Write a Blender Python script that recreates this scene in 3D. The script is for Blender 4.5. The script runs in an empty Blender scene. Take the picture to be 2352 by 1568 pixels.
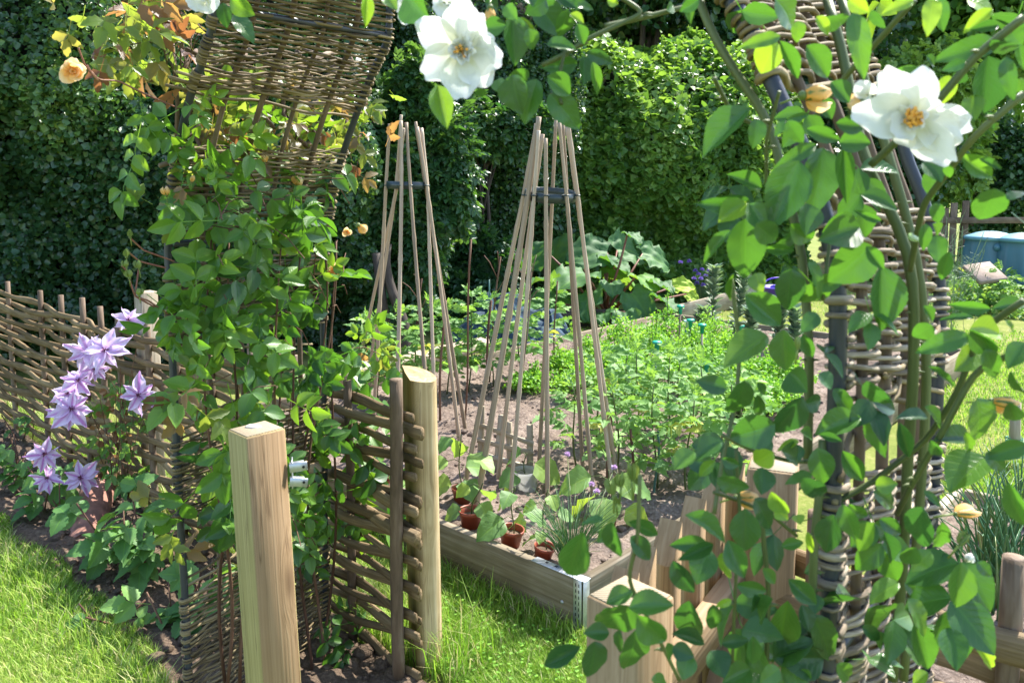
import bpy, math, random
import numpy as np
from mathutils import Vector
rng = np.random.default_rng(11)
random.seed(5)
SC = bpy.context.scene
COL = SC.collection
R = math.radians

# ------------------------------------------------------------------ camera frame (used to survey the photo)
EYE = np.array([0.0, 0.0, 1.6]); FPX = 1840.0; PITCH = R(5.5); CX, CY = 1176.0, 603.0
FWD = np.array([0, math.cos(PITCH), -math.sin(PITCH)]); UPV = np.array([0, math.sin(PITCH), math.cos(PITCH)])
def ray(X, Y):
    return FWD + np.array([(X - CX) / FPX, 0, 0]) - UPV * ((Y - CY) / FPX)
def PZ(X, Y, z=0.0):
    r = ray(X, Y); return EYE + r * ((z - EYE[2]) / r[2])
def PD(X, Y, d):
    r = ray(X, Y); return EYE + r * (d / r[1])
def PP(X, Y, p, n):
    r = ray(X, Y); p = np.asarray(p, float); n = np.asarray(n, float)
    return EYE + r * (np.dot(p - EYE, n) / np.dot(r, n))
def unit(v):
    v = np.asarray(v, float)
    return v / np.maximum(np.linalg.norm(v, axis=-1, keepdims=True), 1e-9)

# ------------------------------------------------------------------ noise
def _h(i, j, k):
    n = (i * 374761393 + j * 668265263 + k * 2147483647) & 0xffffffff
    n = ((n ^ (n >> 13)) * 1274126177) & 0xffffffff
    return ((n ^ (n >> 16)) & 0xffff) / 65535.0
def vnoise(p):
    p = np.asarray(p, float); i = np.floor(p).astype(np.int64); f = p - i; f = f * f * (3 - 2 * f); o = 0
    for a in (0, 1):
        for b in (0, 1):
            for c in (0, 1):
                w = (f[..., 0] if a else 1 - f[..., 0]) * (f[..., 1] if b else 1 - f[..., 1]) * (f[..., 2] if c else 1 - f[..., 2])
                o = o + w * _h(i[..., 0] + a, i[..., 1] + b, i[..., 2] + c)
    return o * 2 - 1
def fbm(p, oct=3):
    p = np.asarray(p, float); s = 0; a = 1.0
    for k in range(oct):
        s = s + a * vnoise(p * (2 ** k) + 17.3 * k); a *= 0.5
    return s

# ------------------------------------------------------------------ mesh collector
class MB:
    def __init__(s): s.v = []; s.q = []; s.t = []; s.r = []; s.u = []; s.n = 0
    def add(s, v, q=None, t=None, rnd=0.5, uv=None):
        v = np.asarray(v, float).reshape(-1, 3); m = len(v)
        s.v.append(v)
        if q is not None and len(q): s.q.append(np.asarray(q, np.int64).reshape(-1, 4) + s.n)
        if t is not None and len(t): s.t.append(np.asarray(t, np.int64).reshape(-1, 3) + s.n)
        s.r.append(np.broadcast_to(np.asarray(rnd, float), (m,)))
        s.u.append(v if uv is None else np.asarray(uv, float).reshape(-1, 3))
        s.n += m
        return s
    def build(s, name, mat, parent=None, smooth=True):
        v = np.concatenate(s.v).astype(np.float32)
        q = np.concatenate(s.q) if s.q else np.zeros((0, 4), np.int64)
        t = np.concatenate(s.t) if s.t else np.zeros((0, 3), np.int64)
        off = np.zeros(3)
        if parent is not None: off = np.array(world_loc(parent))
        me = bpy.data.meshes.new(name)
        me.vertices.add(len(v)); me.vertices.foreach_set('co', (v - off.astype(np.float32)).ravel())
        lv = np.concatenate([q.ravel(), t.ravel()]).astype(np.int32)
        me.loops.add(len(lv)); me.loops.foreach_set('vertex_index', lv)
        ls = np.concatenate([np.arange(len(q)) * 4, len(q) * 4 + np.arange(len(t)) * 3]).astype(np.int32)
        me.polygons.add(len(ls)); me.polygons.foreach_set('loop_start', ls)
        me.update(calc_edges=True)
        if smooth: me.polygons.foreach_set('use_smooth', np.ones(len(ls), bool))
        a = me.attributes.new('rnd', 'FLOAT', 'POINT'); a.data.foreach_set('value', np.concatenate(s.r).astype(np.float32))
        b = me.attributes.new('luv', 'FLOAT_VECTOR', 'POINT'); b.data.foreach_set('vector', np.concatenate(s.u).astype(np.float32).ravel())
        me.materials.append(mat)
        o = bpy.data.objects.new(name, me); COL.objects.link(o)
        if parent is not None: o.parent = parent
        return o
def world_loc(o):
    l = np.array(o.location, float)
    while o.parent is not None:
        o = o.parent; l = l + np.array(o.location, float)
    return l
LABELS = {}
def tag(o, label, cat, group=None, kind=None):
    if label: o['label'] = label
    if cat: o['category'] = cat
    if group: o['group'] = group
    if kind: o['kind'] = kind
    return o
def thing(name, loc, label, cat, group=None):
    o = bpy.data.objects.new(name, None); COL.objects.link(o); o.location = tuple(loc); o.empty_display_size = 0.1
    return tag(o, label, cat, group)

# ------------------------------------------------------------------ shapes
def tube(mb, pts, rad, n=6, rnd=0.5, cap=True, flat=1.0, ref=(0.31, 0.17, 0.93), v0=0.0):
    P = np.asarray(pts, float); k = len(P); rad = np.broadcast_to(np.asarray(rad, float), (k,))
    T = np.gradient(P, axis=0); T = unit(T)
    A = np.asarray(ref, float); A = A - T[0] * np.dot(A, T[0]); A = unit(A)
    fr = []
    for i in range(k):
        A = A - T[i] * np.dot(A, T[i]); A = unit(A); fr.append(A)
    A = np.array(fr); B = np.cross(T, A)
    th = np.arange(n) * 2 * math.pi / n
    c = np.cos(th)[None, :, None]; s_ = np.sin(th)[None, :, None]
    V = P[:, None, :] + rad[:, None, None] * (A[:, None, :] * c + B[:, None, :] * s_ * flat)
    L = np.concatenate([[0], np.cumsum(np.linalg.norm(np.diff(P, axis=0), axis=1))]) + v0
    uv = np.stack([np.broadcast_to(np.cos(th) * rad.mean(), (k, n)), np.broadcast_to(np.sin(th) * rad.mean(), (k, n)), np.broadcast_to(L[:, None], (k, n))], -1)
    i = np.arange(k - 1)[:, None] * n; j = np.arange(n)[None, :]; j2 = (j + 1) % n
    q = np.stack([i + j, i + j2, i + n + j2, i + n + j], -1).reshape(-1, 4)
    V = V.reshape(-1, 3); uv = uv.reshape(-1, 3); t = []
    if cap:
        V = np.concatenate([V, P[:1], P[-1:]]); uv = np.concatenate([uv, [[0, 0, L[0]]], [[0, 0, L[-1]]]])
        a0, a1 = k * n, k * n + 1
        for jj in range(n):
            t.append((a0, (jj + 1) % n, jj)); t.append((a1, (k - 1) * n + jj, (k - 1) * n + (jj + 1) % n))
    r = rnd if np.isscalar(rnd) else rnd
    mb.add(V, q, t, r, uv); return mb
def box(mb, c, ax, half, bev=0.002, rnd=0.5, jit=0.0):
    """chamfered box; ax rows = unit local axes, grain runs along the third"""
    c = np.asarray(c, float); ax = np.asarray(ax, float); h = np.asarray(half, float); b = min(bev, h.min() * 0.6)
    vs = []; idx = {}
    for f in range(3):
        for s0 in (-1, 1):
            for s1 in (-1, 1):
                for s2 in (-1, 1):
                    sg = np.array([s0, s1, s2]); l = sg * (h - b); l[f] = sg[f] * h[f]
                    idx[(f, s0, s1, s2)] = len(vs); vs.append(l)
    L = np.array(vs); q = []; t = []
    def order(ids):
        p = L[ids]; m = p.mean(0); nrm = unit(m); e1 = unit(p[0] - m - nrm * np.dot(p[0] - m, nrm)); e2 = np.cross(nrm, e1)
        return [ids[i] for i in np.argsort(np.arctan2((p - m) @ e2, (p - m) @ e1))]
    for f in range(3):
        for s_ in (-1, 1):
            q.append(order([idx[(f,) + g] for g in [(a, b_, c_) for a in (-1, 1) for b_ in (-1, 1) for c_ in (-1, 1)] if g[f] == s_]))
    for e in range(3):
        f, g = [x for x in range(3) if x != e]
        for sf in (-1, 1):
            for sg_ in (-1, 1):
                ids = []
                for se in (-1, 1):
                    k = [0, 0, 0]; k[e] = se; k[f] = sf; k[g] = sg_
                    ids += [idx[(f,) + tuple(k)], idx[(g,) + tuple(k)]]
                q.append(order(ids))
    for a in (-1, 1):
        for b_ in (-1, 1):
            for c_ in (-1, 1):
                t.append(order([idx[(0, a, b_, c_)], idx[(1, a, b_, c_)], idx[(2, a, b_, c_)]]))
    if jit: L = L + rng.normal(0, jit, L.shape)
    mb.add(c + L @ ax, q, t, rnd, L + rng.uniform(-3, 3) * np.array([1, 1, 1])); return mb
def lathe(mb, c, prof, n=24, rnd=0.5, axis=(0, 0, 1)):
    z = unit(axis); x = unit(np.cross(z, [0.13, 0.98, 0.11])); y = np.cross(z, x)
    th = np.arange(n) * 2 * math.pi / n; pr = np.asarray(prof, float); k = len(pr)
    V = np.asarray(c, float) + pr[:, None, 0, None] * (np.cos(th)[None, :, None] * x + np.sin(th)[None, :, None] * y) + pr[:, None, 1, None] * z
    i = np.arange(k - 1)[:, None] * n; j = np.arange(n)[None, :]; j2 = (j + 1) % n
    q = np.stack([i + j, i + j2, i + n + j2, i + n + j], -1).reshape(-1, 4)
    uv = np.stack([np.broadcast_to(np.cos(th) * .1, (k, n)), np.broadcast_to(np.sin(th) * .1, (k, n)), np.broadcast_to(pr[:, 1:2], (k, n))], -1)
    mb.add(V.reshape(-1, 3), q, None, rnd, uv.reshape(-1, 3)); return mb
_ICO = None
def ico():
    global _ICO
    if _ICO is None:
        import bmesh
        b = bmesh.new(); bmesh.ops.create_icosphere(b, subdivisions=2, radius=1.0)
        b.verts.ensure_lookup_table()
        _ICO = (np.array([v.co[:] for v in b.verts]), np.array([[v.index for v in f.verts] for f in b.faces])); b.free()
    return _ICO
def blob(mb, c, r, squash=(1, 1, 1), rough=0.2, rnd=0.5, freq=1.6):
    v, f = ico(); d = 1 + rough * fbm(v * freq + rng.uniform(-50, 50, 3), 2)
    mb.add(np.asarray(c) + v * d[:, None] * r * np.asarray(squash), None, f, rnd, v); return mb
def grid_faces(nx, ny):
    i = np.arange(ny)[:, None] * (nx + 1); j = np.arange(nx)[None, :]
    a = i + j
    return np.stack([a, a + 1, a + nx + 2, a + nx + 1], -1).reshape(-1, 4)

# ------------------------------------------------------------------ leaf templates: x in +-.5, y 0..1, z up
def leaf_t(nx=4, ny=7, a=0.8, b=0.85, fold=0.18, curl=0.22, ser=0.0, ruffle=0.0, lobes=0):
    y = np.linspace(0, 1, ny + 1); x = np.linspace(-1, 1, nx + 1)
    w = np.power(np.maximum(np.sin(math.pi * np.power(y, a)), 0), b) * 0.5
    w = w / w.max() * 0.5; w[0] = 0.02; w[-1] = 0.004
    if ser: w[1:-1] *= 1 + ser * np.where(np.arange(ny - 1) % 2, 1, -1)
    if lobes: w *= 1 + 0.25 * np.cos(y * lobes * 2 * math.pi)
    X, Yg = np.meshgrid(x, y); W = w[:, None] * X
    Z = fold * np.abs(X) * w[:, None] * 1.6 - curl * Yg ** 2 + ruffle * np.sin(Yg * 19 + X * 2.5) * np.abs(X) ** 2
    v = np.stack([W, Yg, Z], -1).reshape(-1, 3)
    return dict(v=v, q=grid_faces(nx, ny), uv=np.stack([X, Yg, Yg * 0], -1).reshape(-1, 3))
def hexleaf(w1=0.5, w2=0.42, fold=0.12, curl=0.12):
    v = np.array([[0, 0, 0], [w1 * .9, .33, fold], [w2 * .8, .68, fold - curl * .5], [0, 1, -curl], [-w2 * .8, .68, fold - curl * .5], [-w1 * .9, .33, fold]]) * [1, 1, 1]
    v[:, 0] *= 1.0
    return dict(v=v, q=np.array([[0, 1, 2, 3], [0, 3, 4, 5]]), uv=np.array([[0, 0, 0], [1, .33, 0], [1, .68, 0], [0, 1, 0], [-1, .68, 0], [-1, .33, 0]], float))
def merge_t(parts):
    V = []; Q = []; U = []; n = 0
    for T, M, o in parts:
        V.append(T['v'] @ np.asarray(M) + np.asarray(o)); Q.append(T['q'] + n); U.append(T['uv']); n += len(T['v'])
    return dict(v=np.concatenate(V), q=np.concatenate(Q), uv=np.concatenate(U))
def rowsM(ang, L, W, tilt=0.0, roll=0.0):
    """rows = images of x,y,z for a leaflet turned by ang in the xy plane"""
    d = np.array([math.sin(ang) * math.cos(tilt), math.cos(ang) * math.cos(tilt), -math.sin(tilt)])
    n = np.array([math.sin(roll) * math.cos(ang), -math.sin(roll) * math.sin(ang), math.cos(roll)]); x = np.cross(d, n); n2 = np.cross(x, d)
    return np.stack([x * W, d * L, n2 * L])
def pinnate(leaflet, pairs, L, W, ang=1.0, droop=0.25, term=True, y0=0.3, seed=0, taper=0.0):
    g = np.random.default_rng(seed); parts = []
    st = dict(v=np.array([[-.008, 0, 0], [.008, 0, 0], [.006, .5, -.08 * droop], [-.006, .5, -.08 * droop], [.005, 1 - L * .95, -.3 * droop], [-.005, 1 - L * .95, -.3 * droop]]),
              q=np.array([[0, 1, 2, 3], [3, 2, 4, 5]]), uv=np.zeros((6, 3)))
    parts.append((st, np.eye(3), (0, 0, 0)))
    top = 1 - L * 0.95
    for k in range(pairs):
        y = y0 + (top - y0 - L * 0.12) * (k / max(pairs - 1, 1)) if pairs > 1 else (y0 + top) / 2
        s = 1 - taper * abs(k / max(pairs - 1, 1) - .6)
        for sg in (-1, 1):
            parts.append((leaflet, rowsM(sg * (ang + g.uniform(-.2, .2)), L * s * g.uniform(.85, 1.1), W * s, g.uniform(-.1, .5), sg * g.uniform(-.2, .5)), (0, y + g.uniform(-.02, .02), -.3 * droop * y * y)))
    if term: parts.append((leaflet, rowsM(g.uniform(-.25, .25), L, W, g.uniform(0, .5), g.uniform(-.3, .3)), (0, top, -.3 * droop)))
    return merge_t(parts)
def inst(mb, T, P, D, N, L, W=None, rnd=None, thick=None):
    """copies of template T: at P, pointing D, facing N, length L, width W"""
    P = np.atleast_2d(P); n = len(P); D = unit(np.broadcast_to(D, (n, 3))); N = np.broadcast_to(N, (n, 3))
    X = unit(np.cross(D, N)); Nn = np.cross(X, D)
    L = np.broadcast_to(np.asarray(L, float), (n,)); W = L if W is None else np.broadcast_to(np.asarray(W, float), (n,))
    Zs = L if thick is None else np.broadcast_to(thick, (n,))
    v = T['v']; m = len(v)
    V = P[:, None] + v[None, :, 0, None] * (X * W[:, None])[:, None] + v[None, :, 1, None] * (D * L[:, None])[:, None] + v[None, :, 2, None] * (Nn * Zs[:, None])[:, None]
    q = (T['q'][None] + (np.arange(n) * m)[:, None, None]).reshape(-1, 4)
    if rnd is None: rnd = rng.random(n)
    mb.add(V.reshape(-1, 3), q, None, np.repeat(np.broadcast_to(rnd, (n,)), m), np.tile(T['uv'], (n, 1)))
    return mb
def rdir(n): return unit(rng.normal(size=(n, 3)))

# ------------------------------------------------------------------ materials
def nt(name):
    m = bpy.data.materials.new(name); m.use_nodes = True; t = m.node_tree; t.nodes.clear()
    out = t.nodes.new('ShaderNodeOutputMaterial'); return m, t, out
def N(t, ty, **k):
    n = t.nodes.new(ty)
    for a, v in k.items():
        if a.startswith('i_'): n.inputs[int(a[2:])].default_value = v
        else: setattr(n, a, v)
    return n
def ramp(t, stops):
    r = t.nodes.new('ShaderNodeValToRGB'); e = r.color_ramp.elements
    while len(e) > 1: e.remove(e[-1])
    e[0].position = stops[0][0]; e[0].color = (*stops[0][1], 1)
    for p, c in stops[1:]:
        x = e.new(p); x.color = (*c, 1)
    return r
def leaf_mat(name, stops, tstops, rough=0.42, tf=0.4, vein=0.35, spec=0.5, pv=7.0, sheen=None):
    m, t, out = nt(name)
    a = N(t, 'ShaderNodeAttribute', attribute_name='rnd'); u = N(t, 'ShaderNodeAttribute', attribute_name='luv')
    r = ramp(t, stops); r2 = ramp(t, tstops); t.links.new(a.outputs['Fac'], r.inputs[0]); t.links.new(a.outputs['Fac'], r2.inputs[0])
    s = N(t, 'ShaderNodeSeparateXYZ'); t.links.new(u.outputs['Vector'], s.inputs[0])
    ab = N(t, 'ShaderNodeMath', operation='ABSOLUTE'); t.links.new(s.outputs[0], ab.inputs[0])
    mr = N(t, 'ShaderNodeMapRange'); mr.inputs[1].default_value = 0.0; mr.inputs[2].default_value = 0.1; mr.inputs[3].default_value = 1.0; mr.inputs[4].default_value = 0.0
    t.links.new(ab.outputs[0], mr.inputs[0])
    # side veins
    m1 = N(t, 'ShaderNodeMath', operation='MULTIPLY', i_1=pv); t.links.new(s.outputs[1], m1.inputs[0])
    m2 = N(t, 'ShaderNodeMath', operation='MULTIPLY', i_1=-2.2); t.links.new(ab.outputs[0], m2.inputs[0])
    m3 = N(t, 'ShaderNodeMath', operation='ADD'); t.links.new(m1.outputs[0], m3.inputs[0]); t.links.new(m2.outputs[0], m3.inputs[1])
    fr = N(t, 'ShaderNodeMath', operation='PINGPONG', i_1=0.5); t.links.new(m3.outputs[0], fr.inputs[0])
    mr2 = N(t, 'ShaderNodeMapRange'); mr2.inputs[1].default_value = 0.0; mr2.inputs[2].default_value = 0.12; mr2.inputs[3].default_value = 0.45; mr2.inputs[4].default_value = 0.0
    t.links.new(fr.outputs[0], mr2.inputs[0])
    mx = N(t, 'ShaderNodeMath', operation='MAXIMUM'); t.links.new(mr.outputs[0], mx.inputs[0]); t.links.new(mr2.outputs[0], mx.inputs[1])
    mv = N(t, 'ShaderNodeMath', operation='MULTIPLY', i_1=vein); t.links.new(mx.outputs[0], mv.inputs[0])
    # blotchy tone
    no = N(t, 'ShaderNodeTexNoise'); no.inputs['Scale'].default_value = 40.0
    g = N(t, 'ShaderNodeNewGeometry'); t.links.new(g.outputs['Position'], no.inputs['Vector'])
    hv = N(t, 'ShaderNodeHueSaturation'); t.links.new(r.outputs[0], hv.inputs['Color'])
    vr = N(t, 'ShaderNodeMapRange'); vr.inputs[3].default_value = 0.75; vr.inputs[4].default_value = 1.25; t.links.new(no.outputs[0], vr.inputs[0]); t.links.new(vr.outputs[0], hv.inputs['Value'])
    mc = N(t, 'ShaderNodeMix', data_type='RGBA'); t.links.new(mv.outputs[0], mc.inputs[0]); t.links.new(hv.outputs[0], mc.inputs[6]); t.links.new(r2.outputs[0], mc.inputs[7])
    p = N(t, 'ShaderNodeBsdfPrincipled'); p.inputs['Roughness'].default_value = rough; p.inputs['Specular IOR Level'].default_value = spec
    t.links.new(mc.outputs[2], p.inputs['Base Color'])
    bp = N(t, 'ShaderNodeBump'); bp.inputs['Strength'].default_value = 0.25; bp.inputs['Distance'].default_value = 0.004; bp.invert = True
    t.links.new(mx.outputs[0], bp.inputs['Height']); t.links.new(bp.outputs[0], p.inputs['Normal'])
    tr = N(t, 'ShaderNodeBsdfTranslucent'); t.links.new(r2.outputs[0], tr.inputs[0])
    ms = N(t, 'ShaderNodeMixShader', i_0=tf); t.links.new(p.outputs[0], ms.inputs[1]); t.links.new(tr.outputs[0], ms.inputs[2]); t.links.new(ms.outputs[0], out.inputs[0])
    return m
def wood_mat(name, stops, sc=(70, 70, 3.2), rough=0.75, bump=0.35, detail=6, blotch=0.3, spec=0.25, rndw=0.0, stops2=None, knots=0.0):
    m, t, out = nt(name)
    u = N(t, 'ShaderNodeAttribute', attribute_name='luv'); a = N(t, 'ShaderNodeAttribute', attribute_name='rnd')
    mp = N(t, 'ShaderNodeMapping'); mp.inputs['Scale'].default_value = sc; t.links.new(u.outputs['Vector'], mp.inputs[0])
    cb = N(t, 'ShaderNodeVectorMath', operation='ADD'); t.links.new(mp.outputs[0], cb.inputs[0])
    sx = N(t, 'ShaderNodeMath', operation='MULTIPLY', i_1=37.0); t.links.new(a.outputs['Fac'], sx.inputs[0]); t.links.new(sx.outputs[0], cb.inputs[1])
    no = N(t, 'ShaderNodeTexNoise'); no.inputs['Scale'].default_value = 1.0; no.inputs['Detail'].default_value = detail; no.inputs['Distortion'].default_value = 0.4; t.links.new(cb.outputs[0], no.inputs['Vector'])
    n2 = N(t, 'ShaderNodeTexNoise'); n2.inputs['Scale'].default_value = 5.0; n2.inputs['Detail'].default_value = 4
    gp = N(t, 'ShaderNodeNewGeometry'); t.links.new(gp.outputs['Position'], n2.inputs['Vector'])
    mx = N(t, 'ShaderNodeMix', data_type='FLOAT', i_0=blotch); t.links.new(no.outputs[0], mx.inputs[2]); t.links.new(n2.outputs[0], mx.inputs[3])
    ad = N(t, 'ShaderNodeMath', operation='MULTIPLY_ADD', i_1=rndw, i_2=-0.5 * rndw); t.links.new(a.outputs['Fac'], ad.inputs[0])
    a2 = N(t, 'ShaderNodeMath', operation='ADD'); t.links.new(mx.outputs[0], a2.inputs[0]); t.links.new(ad.outputs[0], a2.inputs[1])
    r = ramp(t, stops); t.links.new(a2.outputs[0], r.inputs[0]); oc = r.outputs[0]
    if knots:
        kv = N(t, 'ShaderNodeMapping'); kv.inputs['Scale'].default_value = (9, 9, 2.1); t.links.new(u.outputs['Vector'], kv.inputs[0])
        vo = N(t, 'ShaderNodeTexVoronoi'); vo.inputs['Scale'].default_value = 1.0; t.links.new(kv.outputs[0], vo.inputs['Vector'])
        k1 = N(t, 'ShaderNodeMapRange', interpolation_type='SMOOTHSTEP'); k1.inputs[1].default_value = .10; k1.inputs[2].default_value = .34; k1.inputs[3].default_value = 1; k1.inputs[4].default_value = 0; t.links.new(vo.outputs['Distance'], k1.inputs[0])
        sw = N(t, 'ShaderNodeVectorMath', operation='SCALE'); sw.inputs[3].default_value = 2.6; t.links.new(vo.outputs['Distance'], sw.inputs[0])
        ka = N(t, 'ShaderNodeVectorMath', operation='MULTIPLY_ADD'); kc = N(t, 'ShaderNodeCombineXYZ'); t.links.new(k1.outputs[0], kc.inputs[0]); t.links.new(k1.outputs[0], kc.inputs[1]); t.links.new(kc.outputs[0], ka.inputs[0]); ka.inputs[1].default_value = (2.2, 2.2, .5); t.links.new(cb.outputs[0], ka.inputs[2]); t.links.new(ka.outputs[0], no.inputs['Vector'])
        cm = N(t, 'ShaderNodeMapping'); cm.inputs['Scale'].default_value = (34, 34, 1.1); t.links.new(u.outputs['Vector'], cm.inputs[0]); cn_ = N(t, 'ShaderNodeTexNoise'); cn_.inputs['Scale'].default_value = 1.0; cn_.inputs['Detail'].default_value = 3; t.links.new(cm.outputs[0], cn_.inputs['Vector'])
        cr = ramp(t, [(.0, (0, 0, 0)), (.485, (0, 0, 0)), (.5, (1, 1, 1)), (.515, (0, 0, 0))]); t.links.new(cn_.outputs[0], cr.inputs[0])
        k2 = N(t, 'ShaderNodeMapRange', interpolation_type='SMOOTHSTEP'); k2.inputs[1].default_value = .05; k2.inputs[2].default_value = .16; k2.inputs[3].default_value = .75; k2.inputs[4].default_value = 0; t.links.new(vo.outputs['Distance'], k2.inputs[0])
        cs_ = N(t, 'ShaderNodeMath', operation='MULTIPLY', i_1=.55); t.links.new(cr.outputs[0], cs_.inputs[0]); kx = N(t, 'ShaderNodeMath', operation='MAXIMUM'); t.links.new(cs_.outputs[0], kx.inputs[0]); t.links.new(k2.outputs[0], kx.inputs[1])
        ks = N(t, 'ShaderNodeMath', operation='MULTIPLY', i_1=knots); t.links.new(kx.outputs[0], ks.inputs[0]); kmix = ks.outputs[0]
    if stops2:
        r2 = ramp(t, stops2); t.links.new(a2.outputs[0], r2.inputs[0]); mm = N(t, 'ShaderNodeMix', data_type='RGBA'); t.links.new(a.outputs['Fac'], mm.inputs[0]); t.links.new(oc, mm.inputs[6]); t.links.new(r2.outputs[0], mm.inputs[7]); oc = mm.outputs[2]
    p = N(t, 'ShaderNodeBsdfPrincipled'); p.inputs['Roughness'].default_value = rough; p.inputs['Specular IOR Level'].default_value = spec
    if knots:
        mk = N(t, 'ShaderNodeMix', data_type='RGBA'); t.links.new(kmix, mk.inputs[0]); t.links.new(oc, mk.inputs[6]); mk.inputs[7].default_value = (.07, .035, .015, 1); oc = mk.outputs[2]
    t.links.new(oc, p.inputs['Base Color'])
    bp = N(t, 'ShaderNodeBump'); bp.inputs['Strength'].default_value = bump; bp.inputs['Distance'].default_value = 0.004
    t.links.new(no.outputs[0], bp.inputs['Height']); t.links.new(bp.outputs[0], p.inputs['Normal']); t.links.new(p.outputs[0], out.inputs[0])
    return m
def plain_mat(name, col, rough=0.5, metal=0.0, var=0.25, scale=9.0, spec=0.5, bump=0.1, trans=0.0, tcol=None):
    m, t, out = nt(name)
    g = N(t, 'ShaderNodeNewGeometry'); no = N(t, 'ShaderNodeTexNoise'); no.inputs['Scale'].default_value = scale; no.inputs['Detail'].default_value = 6; t.links.new(g.outputs['Position'], no.inputs['Vector'])
    c = np.array(col); r = ramp(t, [(0.25, tuple(c * (1 - var))), (0.75, tuple(np.minimum(c * (1 + var), 1)))]); t.links.new(no.outputs[0], r.inputs[0])
    p = N(t, 'ShaderNodeBsdfPrincipled'); p.inputs['Roughness'].default_value = rough; p.inputs['Metallic'].default_value = metal; p.inputs['Specular IOR Level'].default_value = spec
    t.links.new(r.outputs[0], p.inputs['Base Color'])
    if bump:
        n2 = N(t, 'ShaderNodeTexNoise'); n2.inputs['Scale'].default_value = scale * 12; n2.inputs['Detail'].default_value = 4; t.links.new(g.outputs['Position'], n2.inputs['Vector'])
        bp = N(t, 'ShaderNodeBump'); bp.inputs['Strength'].default_value = bump; bp.inputs['Distance'].default_value = 0.003; t.links.new(n2.outputs[0], bp.inputs['Height']); t.links.new(bp.outputs[0], p.inputs['Normal'])
    sh = p.outputs[0]
    if trans:
        tr = N(t, 'ShaderNodeBsdfTranslucent'); tr.inputs[0].default_value = (*(tcol or col), 1)
        ms = N(t, 'ShaderNodeMixShader', i_0=trans); t.links.new(sh, ms.inputs[1]); t.links.new(tr.outputs[0], ms.inputs[2]); sh = ms.outputs[0]
    t.links.new(sh, out.inputs[0]); return m
def grad_petal(name, stops, trans=0.35, rough=0.55, bars=None):
    """petal colour runs along luv.y (base to tip); bars = colour of a stripe along the midline"""
    m, t, out = nt(name)
    u = N(t, 'ShaderNodeAttribute', attribute_name='luv'); s = N(t, 'ShaderNodeSeparateXYZ'); t.links.new(u.outputs['Vector'], s.inputs[0])
    r = ramp(t, stops); t.links.new(s.outputs[1], r.inputs[0]); c = r.outputs[0]
    if bars:
        ab = N(t, 'ShaderNodeMath', operation='ABSOLUTE'); t.links.new(s.outputs[0], ab.inputs[0])
        no = N(t, 'ShaderNodeTexNoise'); no.inputs['Scale'].default_value = 6.0; t.links.new(u.outputs['Vector'], no.inputs['Vector'])
        ma = N(t, 'ShaderNodeMath', operation='MULTIPLY_ADD', i_1=0.35, i_2=-0.17); t.links.new(no.outputs[0], ma.inputs[0])
        ad = N(t, 'ShaderNodeMath', operation='ADD'); t.links.new(ab.outputs[0], ad.inputs[0]); t.links.new(ma.outputs[0], ad.inputs[1])
        mr = N(t, 'ShaderNodeMapRange'); mr.inputs[1].default_value = 0.12; mr.inputs[2].default_value = 0.42; mr.inputs[3].default_value = 1.0; mr.inputs[4].default_value = 0.0; t.links.new(ad.outputs[0], mr.inputs[0])
        a = N(t, 'ShaderNodeAttribute', attribute_name='rnd'); mm = N(t, 'ShaderNodeMath', operation='MULTIPLY'); t.links.new(mr.outputs[0], mm.inputs[0]); t.links.new(a.outputs['Fac'], mm.inputs[1])
        mc = N(t, 'ShaderNodeMix', data_type='RGBA'); t.links.new(mm.outputs[0], mc.inputs[0]); t.links.new(c, mc.inputs[6]); mc.inputs[7].default_value = (*bars, 1); c = mc.outputs[2]
    p = N(t, 'ShaderNodeBsdfPrincipled'); p.inputs['Roughness'].default_value = rough; p.inputs['Specular IOR Level'].default_value = 0.3; t.links.new(c, p.inputs['Base Color'])
    pm = N(t, 'ShaderNodeMapping'); pm.inputs['Scale'].default_value = (16, 2.2, 1); t.links.new(u.outputs['Vector'], pm.inputs[0]); pn = N(t, 'ShaderNodeTexNoise'); pn.inputs['Scale'].default_value = 1.0; pn.inputs['Detail'].default_value = 5; t.links.new(pm.outputs[0], pn.inputs['Vector'])
    pb = N(t, 'ShaderNodeBump'); pb.inputs['Strength'].default_value = .55; pb.inputs['Distance'].default_value = .003; t.links.new(pn.outputs[0], pb.inputs['Height']); t.links.new(pb.outputs[0], p.inputs['Normal'])
    tr = N(t, 'ShaderNodeBsdfTranslucent'); t.links.new(c, tr.inputs[0])
    ms = N(t, 'ShaderNodeMixShader', i_0=trans); t.links.new(p.outputs[0], ms.inputs[1]); t.links.new(tr.outputs[0], ms.inputs[2]); t.links.new(ms.outputs[0], out.inputs[0])
    return m
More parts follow.
